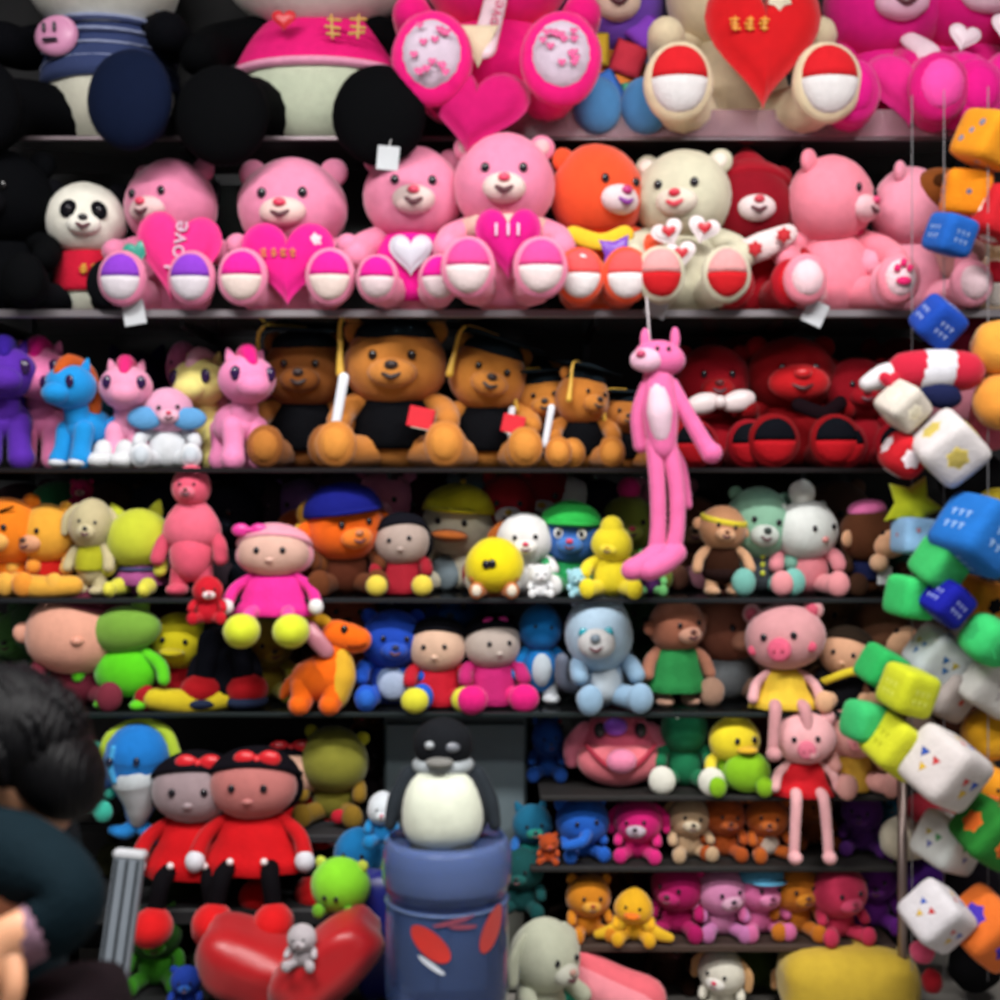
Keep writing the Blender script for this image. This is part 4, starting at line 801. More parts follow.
# eighth
A('toy_tiger', 'amber orange small bear at the left end of the lowest shelf', 'plush toy', 588, Z8, 62, 0.06, 'd8861c', muz='e8a840', nose='b84a14', hs=1.1)
T = A('toy_duck', 'yellow duck plush with orange bill and spread wings', 'plush toy', 634, Z8, 57, 0.03, 'f0b420', snout='beak', muz='f47c1c', ears='none', ms=1.1, hz=.62, hs=1.0, htaper=-.3)
for sx in (-1, 1): T.add('wing', limb([(sx*.15, -.1, .35, .1), (sx*.4, -.2, .2, .12), (sx*.62, -.22, .14, .08)], flat=.7), 'e8b828')
A('teddy_bear', 'deep magenta small plush right of the yellow duck', 'plush toy', 677, Z8, 73, 0.08, 'b01460', muz='c02870', nose='4a0828', hs=1.1)
A('toy_elephant', 'pale lilac pink small plush with dark nose, middle of lowest shelf', 'plush toy', 722, Z8, 68, 0.07, 'd888b4', muz='d8a8c0', nose='3a1c38', hs=1.15, ears='flop', limb='c878b0')
A('plush_creature', 'candy pink small plush between the lilac one and the orange one', 'plush toy', 760, Z8, 71, 0.08, 'e070a8', muz='e88cb8', nose='7a2050', hs=1.1, hat='5aa4c8')
A('toy_tiger', 'burnt orange small bear on the lowest shelf beside the candy pink one', 'plush toy', 795, Z8, 71, 0.08, 'c8741c', muz='d08424', nose='6a2c10', hs=1.1)
A('plush_creature', 'rose red round plush on the lowest shelf above the yellow cushion', 'plush toy', 838, Z8, 71, 0.05, 'cc3458', muz='d84c70', nose='8a1c38', hs=1.2, ears='none')
A('plush_monster', 'violet small plush right of the rose red one', 'plush toy', 872, Z8, 73, 0.13, '6a2488', muz='783098', nose='2a0c3c', ears='point')
A('plush_monster', 'dark violet small plush behind the metal pole', 'plush toy', 912, Z8-.02, 70, .24, '3c1868', muz='482078', nose='1a0830') if False else None
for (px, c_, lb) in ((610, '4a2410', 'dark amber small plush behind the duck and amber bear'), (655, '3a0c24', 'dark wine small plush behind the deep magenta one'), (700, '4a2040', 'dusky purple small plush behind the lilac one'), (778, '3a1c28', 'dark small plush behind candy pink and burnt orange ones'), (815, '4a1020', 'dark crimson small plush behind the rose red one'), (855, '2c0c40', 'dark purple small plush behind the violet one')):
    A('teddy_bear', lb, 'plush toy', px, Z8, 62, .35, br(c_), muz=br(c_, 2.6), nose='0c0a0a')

# ---------------------------------------------------------------- floor level, right
def lump(name, label, cat, px, py, rpx, Y, col, kind='plush', rest=True, **k):
    s = sc_px(Y); c = at(px, py, Y); r = tuple(a*s for a in rpx)
    o = mkobj(name, blob((0, 0, 0), r, lump=k.get('lump', .08), rot=k.get('rot', (0, 0, 0)), n=k.get('n', 2.2)), mat(col, kind)); o.location += c
    return tag(o, label, cat, k.get('group'))
Y = .02; s = sc_px(Y)
o = mkobj('cushion', rcube((0, 0, 0), (.17, .1, .095), n=3.4, lump=.05), mat('d0b038', 'plush')); o.location += Vector((.87, .0, .095)); tag(o, 'big soft yellow cushion at the bottom right', 'cushion')
T = Toy('toy_bolster', 'coral pink long tube plush leaning at the bottom, right of the bottle', 'plush toy', (.27, .02, .0), 1)
T.add('body', limb([(-.09, 0, .14, .05), (0, -.02, .09, .055), (.09, -.03, .06, .055)]), 'f4707c')
T.add('belly_stripe', limb([(-.09, -.02, .12, .045), (0, -.045, .075, .048), (.07, -.055, .045, .05)]), 'f894a0', parent='body')
A('plush_dog', 'white and tan dog plush at the bottom edge, left of the brown one', 'plush toy', 722, 0, 60, .06, 'e0dccc', muz='e8e4dc', ears='flop', earcol='c89a68', hs=1.2)
A('plush_dog', 'light brown dog plush with white muzzle at the bottom edge', 'plush toy', 800, 0, 52, .04, 'c0996c', muz='e4e0d0', ears='flop', earcol='a87c50', hs=1.25)
A('frog_plush', 'small mint and white plush at the bottom edge below the tube', 'plush toy', 566, 0, 42, -.02, '3cb89c', muz='d8dcdc')
A('plush_monster', 'moss green plush in the dark left of the yellow cushion', 'plush toy', 752, 0, 110, .2, '3c4a1c', muz='46561f', nose='141a08')
A('teddy_bear', 'dark brown plush behind the two bottom dogs', 'plush toy', 668, 0, 70, .22, '3a241c', muz='4a2e24', nose='140c0a')
# white fluffy toy and teal toys beside the bottle
T = A('plush_dog', 'creamy white fluffy dog plush right beside the blue bottle', 'plush toy', 542, 0, 122, -.08, 'c8ccb4', muz='d0d0c0', ears='flop', nose='c89a8c', eyes=True, hs=.95, w=.95, rz=48)
T = A('toy_bird', 'teal and blue plush perched between bottle and white dog', 'plush toy', 532, .36, 62, .1, '1c6a8c', muz='2a8c7c', ears='point', arm='2868b4', nose='0c2c38', body='1f8078')
A('frog_plush', 'dark teal plush deep in the gap right of the blue bottle', 'plush toy', 522, .25, 66, .06, '1a4c4c', muz='225c58', nose='0a2020')
A('toy_bird', 'small orange plush at the left end of the short shelf, by the cabinet', 'plush toy', 549, Z7, 30, 0.03, 'b84a1c', muz='c85a28')

# ---------------------------------------------------------------- left below the fifth shelf
struct('trim_1', box((-.93, .3, .4), (1.0, .02, .02)), mat('1c1e20', 'metal'))
T = Toy('bench', 'dark bench under the red dressed dolls at lower left', 'table', (-.75, .15, 0), 1)
T.add('top', box((0, 0, .28), (1.0, .44, .04), bev=.005), '17181a', 'matte')
for sx in (-1, 1): T.add('leg', box((sx*.45, 0, .13), (.05, .4, .26)), '17181a', 'matte')
ZB = .30
# whale
Y = .02; s = sc_px(Y); c = at(138, 835, Y)
T = Toy('toy_whale', 'hanging blue fish plush with white belly and forked tail', 'plush toy', c, s)
T.add('body', limb([(0, 0, 78, 34), (0, 0, 62, 30), (2, 0, 34, 18), (-2, 0, 14, 9)]), '1878cc')
T.add('belly', limb([(2, -10, 56, 24), (4, -8, 34, 15), (2, -5, 18, 9)]), 'c4ccd0', parent='body')
T.add('highlight_stripe', limb([(-16, -26, 92, 3), (-18, -28, 74, 3), (-15, -26, 60, 3)]), '48a8e0', 'fleece', 'body')
T.add('tail_fin', join(limb([(0, 0, 12, 8), (-12, -2, 4, 8), (-24, -4, 6, 5)]), limb([(0, 0, 12, 8), (12, -2, 2, 8), (22, -4, -4, 5)])), '2488d8')
T.add('crest', limb([(-34, 2, 74, 7), (-28, 2, 98, 6), (0, 4, 112, 5), (26, 2, 104, 6), (36, 2, 80, 7)]), 'b8d43c')
for sx in (-1, 1): T.add('fin', limb([(sx*28, 0, 56, 7), (sx*40, -3, 46, 7), (sx*44, -4, 38, 5)]), '1470c0')
for x in (-18, 8): T.add('eye', blob((x, -32, 80), (3.5, 3, 4.5), seg=SM), '10203c', 'plastic', 'body')
T.add('hanging_loop', limb([(0, 2, 112, 1), (0, 8, 118, 1), (2, 14, 122, 1)], seg=6), 'cccccc', 'satin')
A('star_plush', 'mint teal plush between the seated person and the hanging fish', 'plush toy', 84, .5, 82, .05, '3cb8a0', muz='40c0a8', ears='none', snout='none', hs=.9, w=1.1)
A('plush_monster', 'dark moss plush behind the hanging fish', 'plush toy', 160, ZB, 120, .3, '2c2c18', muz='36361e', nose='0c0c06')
GR = 'red dressed dolls at lower left'
def red_doll(label, px, zb, h, Y, face, **k):
    T = doll(label, px, zb, h, Y, '120f16', face, 'd40f18', shoes='d81418', dl=.17, ff=1.6, bow='d81020', bx=.15, w=1.25, group=GR, flare=1.6, gl='e4e4ec', arm='cc1018', limbc='0e0c10', **k)
    T.add('button', join(*[blob((x, -.2, z), (.022, .02, .022), seg=SM) for x, z in ((-.1, .12), (.1, .12))]), 'f4e4e4', 'satin', 'dress')
    return T
red_doll('red dressed doll with dark bow hair, left of the three above the red cushion', 196, zpx(876, -.02), 166, -.02, 'a08c90')
red_doll('red dressed doll with salmon face, middle of the three, slightly forward', 254, zpx(872, -.06), 166, -.06, 'c07470')
red_doll('red dressed doll with peach face, right of the three, turned to the bottle', 284, zpx(850, .12), 150, .12, 'e0b098', rz=12)
T = A('plush_creature', 'olive green plush with yellow tufts right of the red dolls', 'plush toy', 334, .47, 92, .12, '8a8832', ears='round', earcol='d4cc2c', es=.2, snout='none', eyes=False, body='7a7428', hs=1.15, w=1.0, limb='8a6a20')
T.add('red_flower', blob((.12, -.35, .12), (.09, .05, .08), seg=SM), 'c01c30', 'fleece', 'body')
T = Toy('display_stand', 'dark stand holding the olive plush beside the blue bottle', 'stand', (at(334, 500, .12).x, .12, 0), 1)
T.add('platform', box((0, 0, .46), (.24, .3, .02), bev=.003), '1c1c20', 'matte'); T.add('post', box((0, .1, .375), (.05, .05, .15)), '1c1c20', 'matte')
T = A('toy_parrot', 'cyan blue plush with yellow wing edge left of the blue bottle', 'plush toy', 360, .3, 78, -.02, '1478b8', muz='d07028', snout='beak', ears='none', arm='b8b83c', yaw=-10, body='1a80c0', hs=1.0)
A('toy_bird', 'small cyan and white plush by the top left of the bottle', 'plush toy', 382, .47, 54, -.1, '1c84c4', head='dce4ea', muz='d8dfe4', ears='none', w=.8)
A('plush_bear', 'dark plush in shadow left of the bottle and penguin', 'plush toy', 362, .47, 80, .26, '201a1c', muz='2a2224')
A('teddy_bear', 'orange brown plush at the very back left of the penguin', 'plush toy', 368, .62, 46, .34, '7a4a1c', muz='8a5420')
T = A('frog_plush', 'lime green round face plush with tiny ears above the red cushion', 'plush toy', 341, zpx(912, -.25), 56, -.25, '8cd42c', head='8ce02c', hs=1.55, hz=.5, ears='round', es=.2, earcol='c8d84c', snout='none', eu=.2, ev=-.25, arm='d8e0d0', limb='70b828', w=1.05)
T.add('cheek_fluff', blob((.3, .02, .6), (.14, .1, .12), seg=SM), 'dce4dc')
# red satin cushion pile
Y = -.25; s = sc_px(Y)
for (px, py, r, ro, lb) in ((262, 968, (66, 48, 34), (0, 24, 0), 'shiny red cushion, left of the two under the red dolls'), (326, 965, (62, 44, 30), (0, -42, 0), 'shiny red cushion, right of the two under the lime green face')):
    c = at(px, py, Y)
    o = mkobj('red_cushion', rcube((0, 0, 0), tuple(a*s for a in r), rot=ro, n=3.2, lump=.12), mat('b20f18', 'satin')); o.location += c; tag(o, lb, 'cushion', 'red cushions')
    Y -= .1
A('teddy_bear', 'small grey white plush lying between the two red cushions', 'plush toy', 302, zpx(966, -.43), 44, -.43, 'b8b0b4', muz='c4bcc0', nose='5a5054', ears='none')
T = Toy('low_table', 'dark low table under the red cushions', 'table', (-.38, -.3, 0), 1)
T.add('top', box((0, 0, .12), (.56, .44, .03), bev=.004), '16161a', 'matte')
for sx in (-1, 1): T.add('leg', box((sx*.22, 0, .05), (.04, .36, .1)), '16161a', 'matte')
A('frog_plush', 'leaf green plush in the dark right of the metal post', 'plush toy', 156, .11, 78, -.05, '3a8a1c', muz='48981f', head='28501c', nose='0c1c08', ears='point')
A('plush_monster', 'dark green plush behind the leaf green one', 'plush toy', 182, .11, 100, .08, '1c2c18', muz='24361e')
A('toy_bird', 'navy blue plush at the bottom edge left of the red cushion', 'plush toy', 186, .11, 46, -.2, '1c3c9c', muz='2c64b8', nose='0c1440')
T = Toy('floor_plinth', 'low dark plinth at the bottom left beside the post', 'stand', (at(168, 500, -.03).x, .02, 0), 1)
T.add('block', box((0, 0, .055), (.26, .6, .11), bev=.004), '131416', 'matte')
o = mkobj('blue_bag', rcube((0, 0, 0), (.05, .05, .15), n=4, lump=.1), mat('101c80', 'satin')); o.location += Vector((at(372, 500, -.35).x, -.2, .285)); tag(o, 'dark royal blue bag between the red cushion and the bottle', 'bag')

# ---------------------------------------------------------------- bottle and penguin
Y = -.45; s = sc_px(Y); cx = at(447, 500, Y).x
T = Toy('crate', 'dark crate under the big blue water bottle', 'crate', (cx, Y, 0), 1)
T.add('crate_body', box((0, 0, .05), (.36, .34, .1), bev=.004), '17181c', 'matte')
T.add('slot', box((0, -.168, .06), (.12, .008, .025)), '050505', 'matte')
zt = zpx(836, Y); r = 62*s
T = Toy('water_bottle', 'large translucent blue water bottle with red leaf shapes, holding the penguin', 'bottle', (cx, Y, .1), 1)
h = zt-.1
prof = [(.01, .0), (r*.9, .0), (r*.97, .012), (r, .04), (r*1.0, h*.25), (r*.965, h*.28), (r*.965, h*.31), (r*1.0, h*.34), (r*.985, h*.6), (r*.975, h*.72), (r*.93, h*.745), (r*.93, h*.765), (r*1.0, h*.785), (r*1.03, h*.86), (r*1.0, h*.95), (r*.96, h*.985), (r*.9, h), (r*.84, h*.985), (r*.8, h*.95), (.01, h*.945)]
T.add('bottle_body', lathe(prof, seg=56), '6480c0', 'jugdark')
T.add('shoulder_band', lathe([(r*.9, h*.8), (r*1.0, h*.79), (r*1.04, h*.82), (r*1.045, h*.87), (r*1.04, h*.92), (r*1.0, h*.975), (r*.93, h*1.004), (r*.88, h*.99)], seg=56), '7d96d0', 'jug')
T.add('rib', lathe([(r*.98, h*.73), (r*1.005, h*.735), (r*.98, h*.74)], seg=56), '8ca4d4', 'jug', 'bottle_body')
def oncyl(a0, z0, w_, h_, tilt, R_):
    w_ *= 1.5; h_ *= 1.7
    out = []
    V = []; n = 24; V.append(Vector((R_*sin(a0), -R_*cos(a0), z0)))
    for i in range(n):
        t = 2*pi*i/n; u = w_*cos(t); v = h_*sin(t); uu = u*cos(tilt)-v*sin(tilt); vv = u*sin(tilt)+v*cos(tilt)
        a = a0+uu/R_; V.append(Vector((R_*sin(a), -R_*cos(a), z0+vv)))
    return V, [(0, i+1, (i+1) % n+1) for i in range(n)], True
def zl(py): return zpx(py, Y-r)-.1
T.add('red_leaf', oncyl(-.22, zl(945), .034, .0145, R(-38), r*1.006), 'd02a20', 'satin', 'bottle_body')
T.add('red_leaf', oncyl(.82, zl(936), .034, .0145, R(58), r*1.006), 'c02c24', 'satin', 'bottle_body')
T.add('red_mark', join(oncyl(.15, zl(922), .03, .003, R(12), r*1.006), oncyl(.3, zl(928), .02, .003, R(-4), r*1.006)), '8c3a50', 'satin', 'bottle_body')
T.add('white_mark', oncyl(-.2, zl(966), .022, .0035, R(-32), r*1.006), 'dce4f0', 'satin', 'bottle_body')
T = Toy('toy_penguin', 'penguin plush with white belly standing on the blue bottle', 'plush toy', (cx-4*s, Y, .1+h*.945), s)
T.add('body', blob((0, 2, 46), (47, 38, 47), taper=-.15), '2b3036')
T.add('belly', blob((0, -10, 43), (40, 37, 42), taper=-.1, n=2.4), 'e6ecd8', parent='body')
T.add('head', blob((0, 0, 104), (30, 27, 27)), '1a1c20')
T.add('beak', blob((-2, -28, 92), (14, 12, 5)), '7c7c78', parent='head')
T.add('eye', blob((-12, -24, 108), (5, 4, 4), seg=SM), '9aa0a4', 'plastic', 'head'); T.add('eye', blob((10, -24, 106), (8, 4, 5), seg=SM), '6c7078', 'plastic', 'head')
T.add('neck_ring', limb([(24*cos(2*pi*i/12), 22*sin(2*pi*i/12), 84, 7) for i in range(13)], sub=2), 'a8b0b4', 'fleece')
for sx in (-1, 1):
    T.add('flipper', limb([(sx*34, 0, 74, 9), (sx*46, -4, 50, 9), (sx*52, -8, 26, 6)], flat=.8), '2c3238')
    T.add('foot', blob((sx*18, -30, 7), (16, 14, 6), seg=SM), '30343a')

# ---------------------------------------------------------------- pile of dice and toys at right
cords = {}
def cord(key, px, Y, label):
    c = at(px, 500, Y)
    o = mkobj('hanging_cord', limb([(0, 0, -1.2, .0012), (0, 0, .9, .0012)], seg=6, sub=2), mat('8c8c90', 'cloth')); o.location += Vector((c.x, Y, 1.22+.15)); tag(o, label, 'cord')
cord(0, 912, -.12, 'thin grey cord, leftmost of those carrying the dice')
cord(1, 944, -.16, 'thin grey cord through the middle column of dice')
cord(2, 988, -.18, 'thin grey cord near the right edge carrying dice')
def die(label, px, py, hp, Y, col, rot, marks_='dots', mc='e8eef4', kind='fleece', n=6.5, name='plush_dice', squash=(1, 1, 1)):
    s = sc_px(Y); c = at(px, py, Y)
    o = bpy.data.objects.new(name, None); COL.objects.link(o); o.location = c
    o.rotation_euler = tuple(R(a) for a in rot); tag(o, label, 'plush dice' if name == 'plush_dice' else 'plush toy', 'hanging plush dice')
    H = hp*s*.97; hh = Vector(squash)*H
    b = mkobj('body', rcube((0, 0, 0), tuple(hh), n=n), mat(col, kind), o)
    rnd = random.Random(px*7+py)
    for ax in range(3):
        for sg in (-1, 1):
            if marks_ is None: continue
            M = {0: (0, 0, 90), 1: (0, 0, 0), 2: (90, 0, 0)}[ax]
            cc = [0, 0, 0]; cc[ax] = sg*hh[ax]*.99
            P = []; k = rnd.choice((1, 2, 3))
            if marks_ == 'dots': pos = {1: [(0, 0)], 2: [(-.3, .3), (.3, -.3)], 3: [(-.35, .35), (0, 0), (.35, -.35)]}[k]; sh = lambda x, z: puff([(H*.17*cos(t), H*.17*sin(t)) for t in [2*pi*i/12 for i in range(12)]], H*.03, (x*H, 0, z*H), rings=2)
            elif marks_ == 'letters': pos = [(x, z) for x in (-.3, 0, .3) for z in (-.22, .22)]; sh = lambda x, z: join(box((x*H, 0, z*H), (H*.18, H*.05, H*.06)), box((x*H, 0, z*H-.07*H), (H*.06, H*.05, H*.22)))
            elif marks_ == 'patches': pos = [(-.25, .15), (.25, .15), (0, -.25)]; sh = lambda x, z: puff([(H*.24*cos(t), H*.24*sin(t)) for t in (.5, 2.6, 4.7)], H*.03, (x*H, 0, z*H), rings=2)
            else: pos = [(0, 0)]; sh = lambda x, z: puff(o_star(H*.5, 6, .75), H*.05, (x*H, 0, z*H), rings=3)
            cl = mc if isinstance(mc, (list, tuple)) else [mc]
            for q, (x, z) in enumerate(pos):
                V, F, sm = sh(x, z); mm = rmat(M); V = [mm@v+Vector(cc) for v in V]
                P.append((V, F, sm, cl[q % len(cl)]))
            for colr in dict.fromkeys(p[3] for p in P):
                mkobj('print', join(*[p[:3] for p in P if p[3] == colr]), mat(colr, 'fleece'), b)
    return o
RB = ['cc2c30', '3458b8', 'd8b020']
die('orange cube plush with grey spots in the top right corner of the second shelf', 988, 140, 26, -.16, 'f09a1c', (20, 15, 30), 'dots', '8a8ca0')
die('orange cube plush with one big grey spot above the blue dice', 966, 193, 23, -.1, 'f08e14', (10, 8, -12), 'dots', '6c6c84')
die('upper of two blue dice, a soft square one with white marks', 950, 235, 20, -.2, '1c60bc', (15, 12, 20), 'letters', '9cb8e0')
die('lower of two blue dice, just below the second shelf', 938, 322, 21, -.2, '1848b0', (35, 30, 20), 'letters', 'b4c8f0')
die('red and cream patched plush cube touching the right edge, second shelf', 998, 215, 26, -.12, 'c81c28', (10, 20, 15), 'patch', 'e8dcd4')
T = Toy('toy_ladybug', 'brown round plush behind the orange cubes', 'plush toy', at(938, 190, .06), sc_px(.06))
T.add('body', blob((0, 0, 0), (26, 22, 22)), '8a4c1c'); T.add('spot', blob((-4, -20, 4), (8, 4, 7), seg=SM), '4a2810', 'fleece', 'body')
lump('orange_ball', 'upper of two orange yellow ball plushes at the right edge', 'plush toy', 1000, 348, (28, 26, 28), -.2, 'e8a03c', group='orange ball plushes')
lump('orange_ball', 'lower of two orange yellow ball plushes at the right edge', 'plush toy', 1002, 402, (28, 26, 28), -.2, 'e8983a', group='orange ball plushes')
# striped roll
T = Toy('striped_plush', 'red and white striped roll plush with navy bow below the blue dice', 'plush toy', at(934, 371, -.2), sc_px(-.2))
T.add('roll', limb([(-28, 0, 0, 19), (0, 0, 1, 21), (30, 0, 0, 20)]), 'c8203c')
T.add('white_band', limb([(-8, 0, 0, 21.5), (10, 0, 1, 21.8)]), 'e0e0e8', 'fleece', 'roll')
T.add('navy_bow', blob((4, -6, -24), (22, 12, 14), rot=(0, 15, 0)), '1c2248', 'fleece')
T.add('white_wing', limb([(-30, 2, -2, 14), (-50, 2, -6, 13), (-66, 2, -12, 8)]), 'e8e4e8')
T.add('red_heart', puff(o_heart(11, 10), 6, (-48, -12, -10)), 'c8243c', 'fleece', 'white_wing')
die('cream white plush cube below the striped roll', 903, 406, 20, -.24, 'd8d0c4', (30, 35, 40), 'patch', 'e8e0c8')
die('round red plush cube with a white side at the foot of the red bears', 904, 455, 22, -.2, 'c01824', (15, 30, 10), 'patch', 'e4d8dc', n=3)
die('large white plush cube with a yellow emblem', 949, 448, 29, -.26, 'dad4d4', (32, 40, 20), 'patch', 'c8b45c')
lump('pink_ball', 'coral pink ball plush at the right edge beside the large white cube', 'plush toy', 992, 420, (22, 20, 30), -.1, 'e06478')
T = Toy('star_plush', 'lime yellow star plush below the round red cube', 'plush toy', at(912, 505, -.12), sc_px(-.12))
T.add('star', puff(o_star(32, 5, .55), 14, (0, 0, 0), (0, 25, 0)), 'c8d428', 'plush')
lump('black_plush_ball', 'black round plush behind the big blue cube', 'plush toy', 972, 478, (34, 22, 26), -.02, '121214')
lump('yellow_plush_ball', 'dull yellow plush behind the big blue cube at the edge', 'plush toy', 990, 508, (22, 20, 22), -.04, 'b8a424')
die('big blue plush cube with white letters at the right edge', 978, 535, 34, -.28, '1c6cc0', (10, 35, 28), 'letters', '9cc0e8')
die('pale blue box plush with a small red print', 914, 536, 19, -.14, '8cb8e0', (0, 4, 10), 'dots', 'b87c8c')
GG = '3cc068'
die('green plush cube left of the big blue cube', 940, 564, 22, -.24, GG, (25, 20, 25), None)
die('green plush cube resting beside the navy cube', 911, 597, 21, -.2, '36c468', (5, 8, 20), None)
die('navy blue plush cube with a white letter', 947, 602, 20, -.26, '141a9c', (20, 35, 30), 'letters', 'a8b4e8')
die('orange plush cube with black band right of the navy cube', 981, 600, 22, -.14, 'd88420', (12, 10, 20), 'patch', '15151a')
die('green plush ball cube at the right edge below the orange one', 988, 640, 24, -.26, '38c46c', (20, 25, 20), 'patch', '2ca45a', n=3.2)
die('white plush cube with blue and yellow prints below the green cubes', 938, 656, 25, -.14, 'd8e0e6', (20, 30, 15), 'patches', ['3a78c0', 'c8b43c'])
die('green plush cube hanging beside the black bodied doll', 882, 668, 20, -.16, '2cb45c', (15, 25, 20), None)
die('lime yellow plush cube, upper of the two', 908, 690, 23, -.26, 'ccd428', (12, 15, 20), 'letters', 'e0e868')
die('white plush cube with small red print right of the upper lime cube', 944, 690, 25, -.12, 'b8aca8', (25, 20, 35), 'dots', 'b84a3c')
die('white plush cube touching the right edge, above the orange ones', 988, 678, 30, -.16, 'dcdad6', (20, 30, 20), 'patches', ['b8b4b4', '50504c', 'c0bcbc'])
die('green plush cube below the black bodied doll', 865, 722, 21, -.2, '3cc070', (5, 12, 20), None, n=4)
die('lime yellow plush cube, lower of the two, on top of the metal pole', 896, 746, 26, -.24, 'd0d42c', (22, 32, 28), 'letters', 'b8bc20')
die('large white plush cube with coloured triangles at the lower right', 944, 768, 33, -.3, 'd8d0ce', (28, 22, 38), 'patches', RB)
lump('orange_ball', 'orange smiling ball plush at the right edge under the white cube', 'plush toy', 988, 735, (26, 24, 26), -.1, 'e8a81c')
T = A('toy_duck', 'orange plush with yellow belly at the right edge, lower right', 'plush toy', 990, zpx(832, -.14), 68, -.14, 'f09c20', snout='beak', muz='f06c1c', ears='none', belly='e8d428')
die('white plush cube with green letters above the lowest dice', 948, 842, 26, -.16, 'd4d8d4', (15, 18, 30), 'patches', ['4a9858', 'b8a83c', '6a70a8'])
die('multicoloured plush cube with green and orange sides at the right edge', 990, 832, 28, -.26, '2a8030', (25, 30, 25), 'patch', 'e06a24')
lump('cream_plush_ball', 'cream white plush behind the metal pole', 'plush toy', 905, 838, (26, 20, 22), .02, 'cfc6b0')
lump('red_plush_ball', 'dark crimson plush behind the large white triangle cube', 'plush toy', 928, 808, (22, 20, 16), -.02, '9c2434')
lump('rust_plush_ball', 'rust orange plush right of the dark crimson one', 'plush toy', 960, 812, (20, 18, 16), .0, 'b84a1c')
lump('violet_plush_ball', 'violet plush in the dark right of the metal pole', 'plush toy', 922, 880, (22, 18, 20), .06, '40186c')
die('white plush cube with coloured triangles, lowest of the white cubes', 937, 916, 27, -.28, 'd8d4d8', (35, 28, 40), 'patches', RB)
die('rainbow sided plush cube at the right edge near the bottom', 988, 928, 31, -.24, 'e8742c', (30, 35, 35), 'patch', '4a34b0')
lump('pink_plush_ball', 'small rose plush ball left below the lowest white cube', 'plush toy', 922, 952, (12, 11, 11), -.2, 'd85074')
lump('red_pompom', 'dark red pompom near the bottom right', 'plush toy', 932, 981, (10, 10, 12), -.22, '8c101c')
A('toy_bird', 'pale blue and lime plush at the bottom right corner', 'plush toy', 968, .02, 42, -.2, '5a98dc', muz='b4d44c', hs=1.3, ears='none', w=1.3)
for (px, py, r, c_, lb) in ((960, 255, (24, 18, 30), 'c4908c', 'dusty rose plush behind the upper blue dice'), (965, 330, (26, 18, 24), '6a1428', 'wine red plush behind the lower blue dice'), (952, 400, (30, 18, 26), 'b06a78', 'faded rose plush behind the large white cube'), (905, 560, (18, 14, 18), '14382c', 'dark green plush behind the pale blue box'), (965, 575, (22, 16, 22), '2a2018', 'dark brown plush behind the navy cube'), (925, 628, (22, 14, 18), '6a5450', 'dim mauve plush above the white print cube'), (962, 630, (12, 14, 24), 'd8d4d0', 'slim white plush block between green and orange cubes'), (960, 720, (26, 16, 24), '4a2a20', 'chestnut plush behind the large triangle cube'), (870, 778, (18, 14, 22), 'c88a60', 'tan plush behind the lower lime cube'), (972, 885, (28, 16, 22), '17141a', 'black plush above the rainbow cube'), (975, 965, (26, 16, 26), '101012', 'black plush below the rainbow cube'), (920, 730, (16, 12, 18), '8a7468', 'dun plush between the lime and white cubes'), (975, 775, (22, 14, 20), 'c8902c', 'amber plush at the right beside the triangle cube')):
    lump('plush_ball', lb, 'plush toy', px, py, r, .1, c_)

# ---------------------------------------------------------------- seated person
PY = -1.45
def skinbody(name, nodes, edges, m, parent, sub=2, root=0):
    me = bpy.data.meshes.new(name); me.from_pydata([n[:3] for n in nodes], edges, []); me.update()
    o = bpy.data.objects.new(name, me); COL.objects.link(o); o.parent = parent
    md = o.modifiers.new('skin', 'SKIN'); md.use_smooth_shade = True
    for i, n in enumerate(nodes):
        r = n[3] if isinstance(n[3], tuple) else (n[3], n[3]); me.skin_vertices[0].data[i].radius = r
    me.skin_vertices[0].data[root].use_root = True
    sb = o.modifiers.new('sub', 'SUBSURF'); sb.levels = sub; sb.render_levels = sub
    me.materials.append(m); return o
P = bpy.data.objects.new('person', None); COL.objects.link(P); P.location = (-.76, PY, -.02); P.rotation_euler = (0, 0, 0)
tag(P, 'person with short black hair and dark teal jacket, seated with head bowed', 'person')
SK = mat('c08a68', 'skin')
# body (facing left, -x; leaning forward), coordinates local to the person
bn = [(.06, 0, .56, .13), (.07, 0, .7, .11), (.1, 0, .84, .1), (.115, 0, .9, .055), (.13, 0, .94, .045), (.14, -.01, .99, .055),
      (.14, -.13, .87, .045), (.27, -.16, .86, .038), (.235, -.18, .835, .032), (.21, -.185, .825, .027),
      (.1, .15, .85, .05), (.12, .2, .7, .042), (.02, .2, .68, .035), (-.06, .14, .69, .028),
      (.04, -.09, .52, .085), (-.34, -.12, .5, .06), (-.36, -.12, .26, .05), (-.34, -.12, .07, .035), (-.44, -.12, .04, .035),
      (.04, .09, .52, .085), (-.34, .12, .5, .06), (-.36, .12, .26, .05), (-.34, .12, .07, .035), (-.44, .12, .04, .035)]
be = [(0, 1), (1, 2), (2, 3), (3, 4), (4, 5), (2, 6), (6, 7), (7, 8), (8, 9), (2, 10), (10, 11), (11, 12), (12, 13), (0, 14), (14, 15), (15, 16), (16, 17), (17, 18), (0, 19), (19, 20), (20, 21), (21, 22), (22, 23)]
body = skinbody('body', bn, be, SK, P)
M0 = Vector((.14, -.03, .985))   # head centre relative to the person
fr = Matrix.Translation(M0)@Matrix.Rotation(R(-105), 4, 'Z')@Matrix.Rotation(R(38), 4, 'X')
def padd(name, shape, m, parent, frame=None):
    V, F, sm = shape
    if frame is not None: V = [frame@v for v in V]
    return mkobj(name, (V, F, sm), m, parent)
